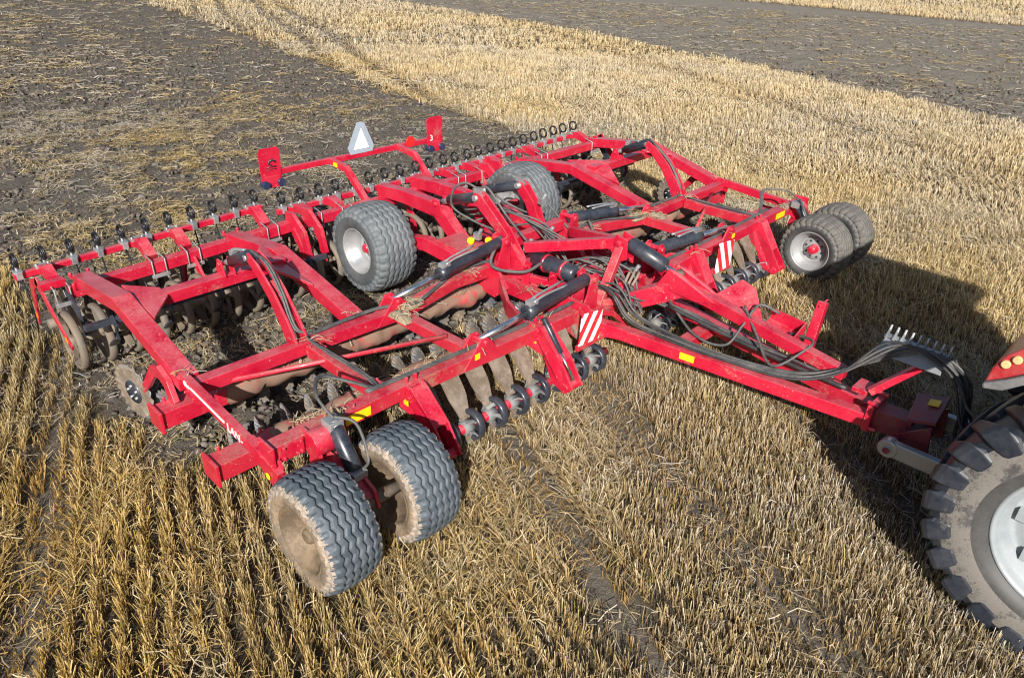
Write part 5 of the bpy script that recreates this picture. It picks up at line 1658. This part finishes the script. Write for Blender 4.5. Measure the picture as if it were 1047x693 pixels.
for s in (-1, 1):
    tractor_wheel((s * 1.125, -8.6, 1.02), 1.035, 0.65, 0.565, 24, s)
    tractor_wheel((s * 1.1, -11.35, 0.73), 0.74, 0.52, 0.40, 18, s)
    # rear fender with flare and lamps
    mb = MB()
    # side profile (y, z) of the rear corner, carried across the width of the fender, then an arc over the tyre
    prof_r = [(-7.63, 1.808), (-7.641, 1.911), (-7.664, 1.992), (-7.698, 2.055), (-7.77, 2.14), (-7.839, 2.193), (-7.96, 2.25), (-8.02, 2.12), (-7.899, 2.016), (-7.831, 1.96), (-7.741, 1.886)]
    mb.plate([(s * 0.83, y_, z_) for y_, z_ in prof_r], 0.54)
    def fpt(x, r, t):
        return (x, -8.6 + r * math.cos(t), 1.0 + r * math.sin(t))
    mb.path([fpt(s * 0.83, 1.34, R(d)) for d in range(64, 150, 6)], 0.52, 0.05, side=(1, 0, 0))
    mb.path([fpt(s * 0.58, 1.1, R(d)) for d in range(50, 150, 6)], 0.03, 0.5, side=(1, 0, 0))
    f_ = tpart(mb, 'fender', M['tractor_red'], bevel=0.03, seg=3)
    prof_f = [(-7.636, 1.771), (-7.627, 1.812), (-7.739, 1.888), (-7.828, 1.962), (-7.896, 2.02), (-8.05, 2.12), (-8.08, 2.05), (-7.928, 1.945), (-7.847, 1.89), (-7.755, 1.805)]
    tpart(MB().plate([(s * 0.84, y_, z_) for y_, z_ in prof_f], 0.60), 'flare', M['flare'], f_, bevel=0.015, seg=2)
    for y_, z_ in ((-7.712, 1.99), (-7.765, 2.047)):
        tpart(MB().cyl((s * 1.08, y_, z_), (s * 1.12, y_, z_), 0.03, n=20), 'side_lamp', M['amber'], f_, bevel=0.008)
    # lower link
    mb = MB().path([(s * 0.38 - .15, -7.09, 0.62), (s * 0.40 - .15, -7.5, 0.64), (s * 0.45 - .1, -8.3, 0.66)], 0.07, 0.15, side=(1, 0, 0))
    mb.cyl((s * 0.38 - .20, -7.09, 0.62), (s * 0.38 - .10, -7.09, 0.62), 0.085, n=20)
    mb.cyl((s * 0.38 - .22, -7.09, 0.62), (s * 0.38 - .08, -7.09, 0.62), 0.035, n=14)
    tpart(mb, 'lower_link', M['steel'], bevel=0.01)
    mb = MB().cyl((s * 0.42, -7.6, 0.62), (s * 0.48, -8.0, 1.35), 0.045, n=12)
    tpart(mb, 'lift_rod', M['black'], bevel=0)
mb = MB().cyl((-0.61, -7.09, 0.62), (0.31, -7.09, 0.62), 0.03, n=12)
tpart(mb, 'cross_shaft', M['maroon'], bevel=0)
mb = MB().box((0, -8.5, 1.0), (0.75, 1.1, 0.75)).cyl((-0.9, -8.6, 1.0), (0.9, -8.6, 1.0), 0.16, n=20)
mb.box((0, -10.1, 0.95), (0.6, 2.4, 0.5)).cyl((-0.85, -11.35, 0.73), (0.85, -11.35, 0.73), 0.11, n=16)
tpart(mb, 'transmission', M['flare'])
mb = MB().path([(0, -9.75, 1.62), (0, -10.6, 1.62), (0, -11.7, 1.52), (0, -12.15, 1.36)], [0.95, 0.92, 0.84, 0.7], [0.82, 0.8, 0.72, 0.5], side=(1, 0, 0))
hd = tpart(mb, 'hood', M['tractor_red'], bevel=0.07, seg=3)
tpart(MB().box((0, -12.13, 1.35), (0.5, 0.2, 0.34)), 'grille', M['flare'], hd)
tpart(MB().cyl((0.52, -9.95, 1.5), (0.52, -9.95, 2.95), 0.055, n=16), 'exhaust', M['black'], bevel=0)
cab = MB().box((0, -8.95, 1.42), (1.5, 1.6, 0.12))
for x in (-0.78, 0.78):
    for y0, y1 in ((-8.12, -8.22), (-9.72, -9.62)):
        cab.path([(x, y0, 1.42), (x * .97, y1, 3.13)], 0.08, 0.08, side=(1, 0, 0))
cb = tpart(cab, 'cab', M['flare'])
mb = MB().box((0, -9.1, 3.22), (2.12, 1.95, 0.18)).box((0, -9.1, 3.34), (1.8, 1.6, 0.1))
tpart(mb, 'roof', M['tractor_red'], cb, bevel=0.05, seg=3)
for (a_, b_, c_, d_) in (((-.74, -8.13, 1.5), (.74, -8.13, 1.5), (.72, -8.21, 3.12), (-.72, -8.21, 3.12)), ((-.74, -9.71, 1.5), (.74, -9.71, 1.5), (.72, -9.63, 3.12), (-.72, -9.63, 3.12)),
                         ((-.77, -8.18, 1.5), (-.77, -9.66, 1.5), (-.75, -9.58, 3.12), (-.75, -8.26, 3.12)), ((.77, -8.18, 1.5), (.77, -9.66, 1.5), (.75, -9.58, 3.12), (.75, -8.26, 3.12))):
    tpart(MB().plate([a_, b_, c_, d_], 0.012), 'window', M['glass'], cb, bevel=0)
mb = MB().box((0, -8.9, 1.62), (0.55, 0.5, 0.12)).box((0, -8.62, 1.95), (0.5, 0.12, 0.65))
tpart(mb, 'seat', M['black'], cb, bevel=0.04)
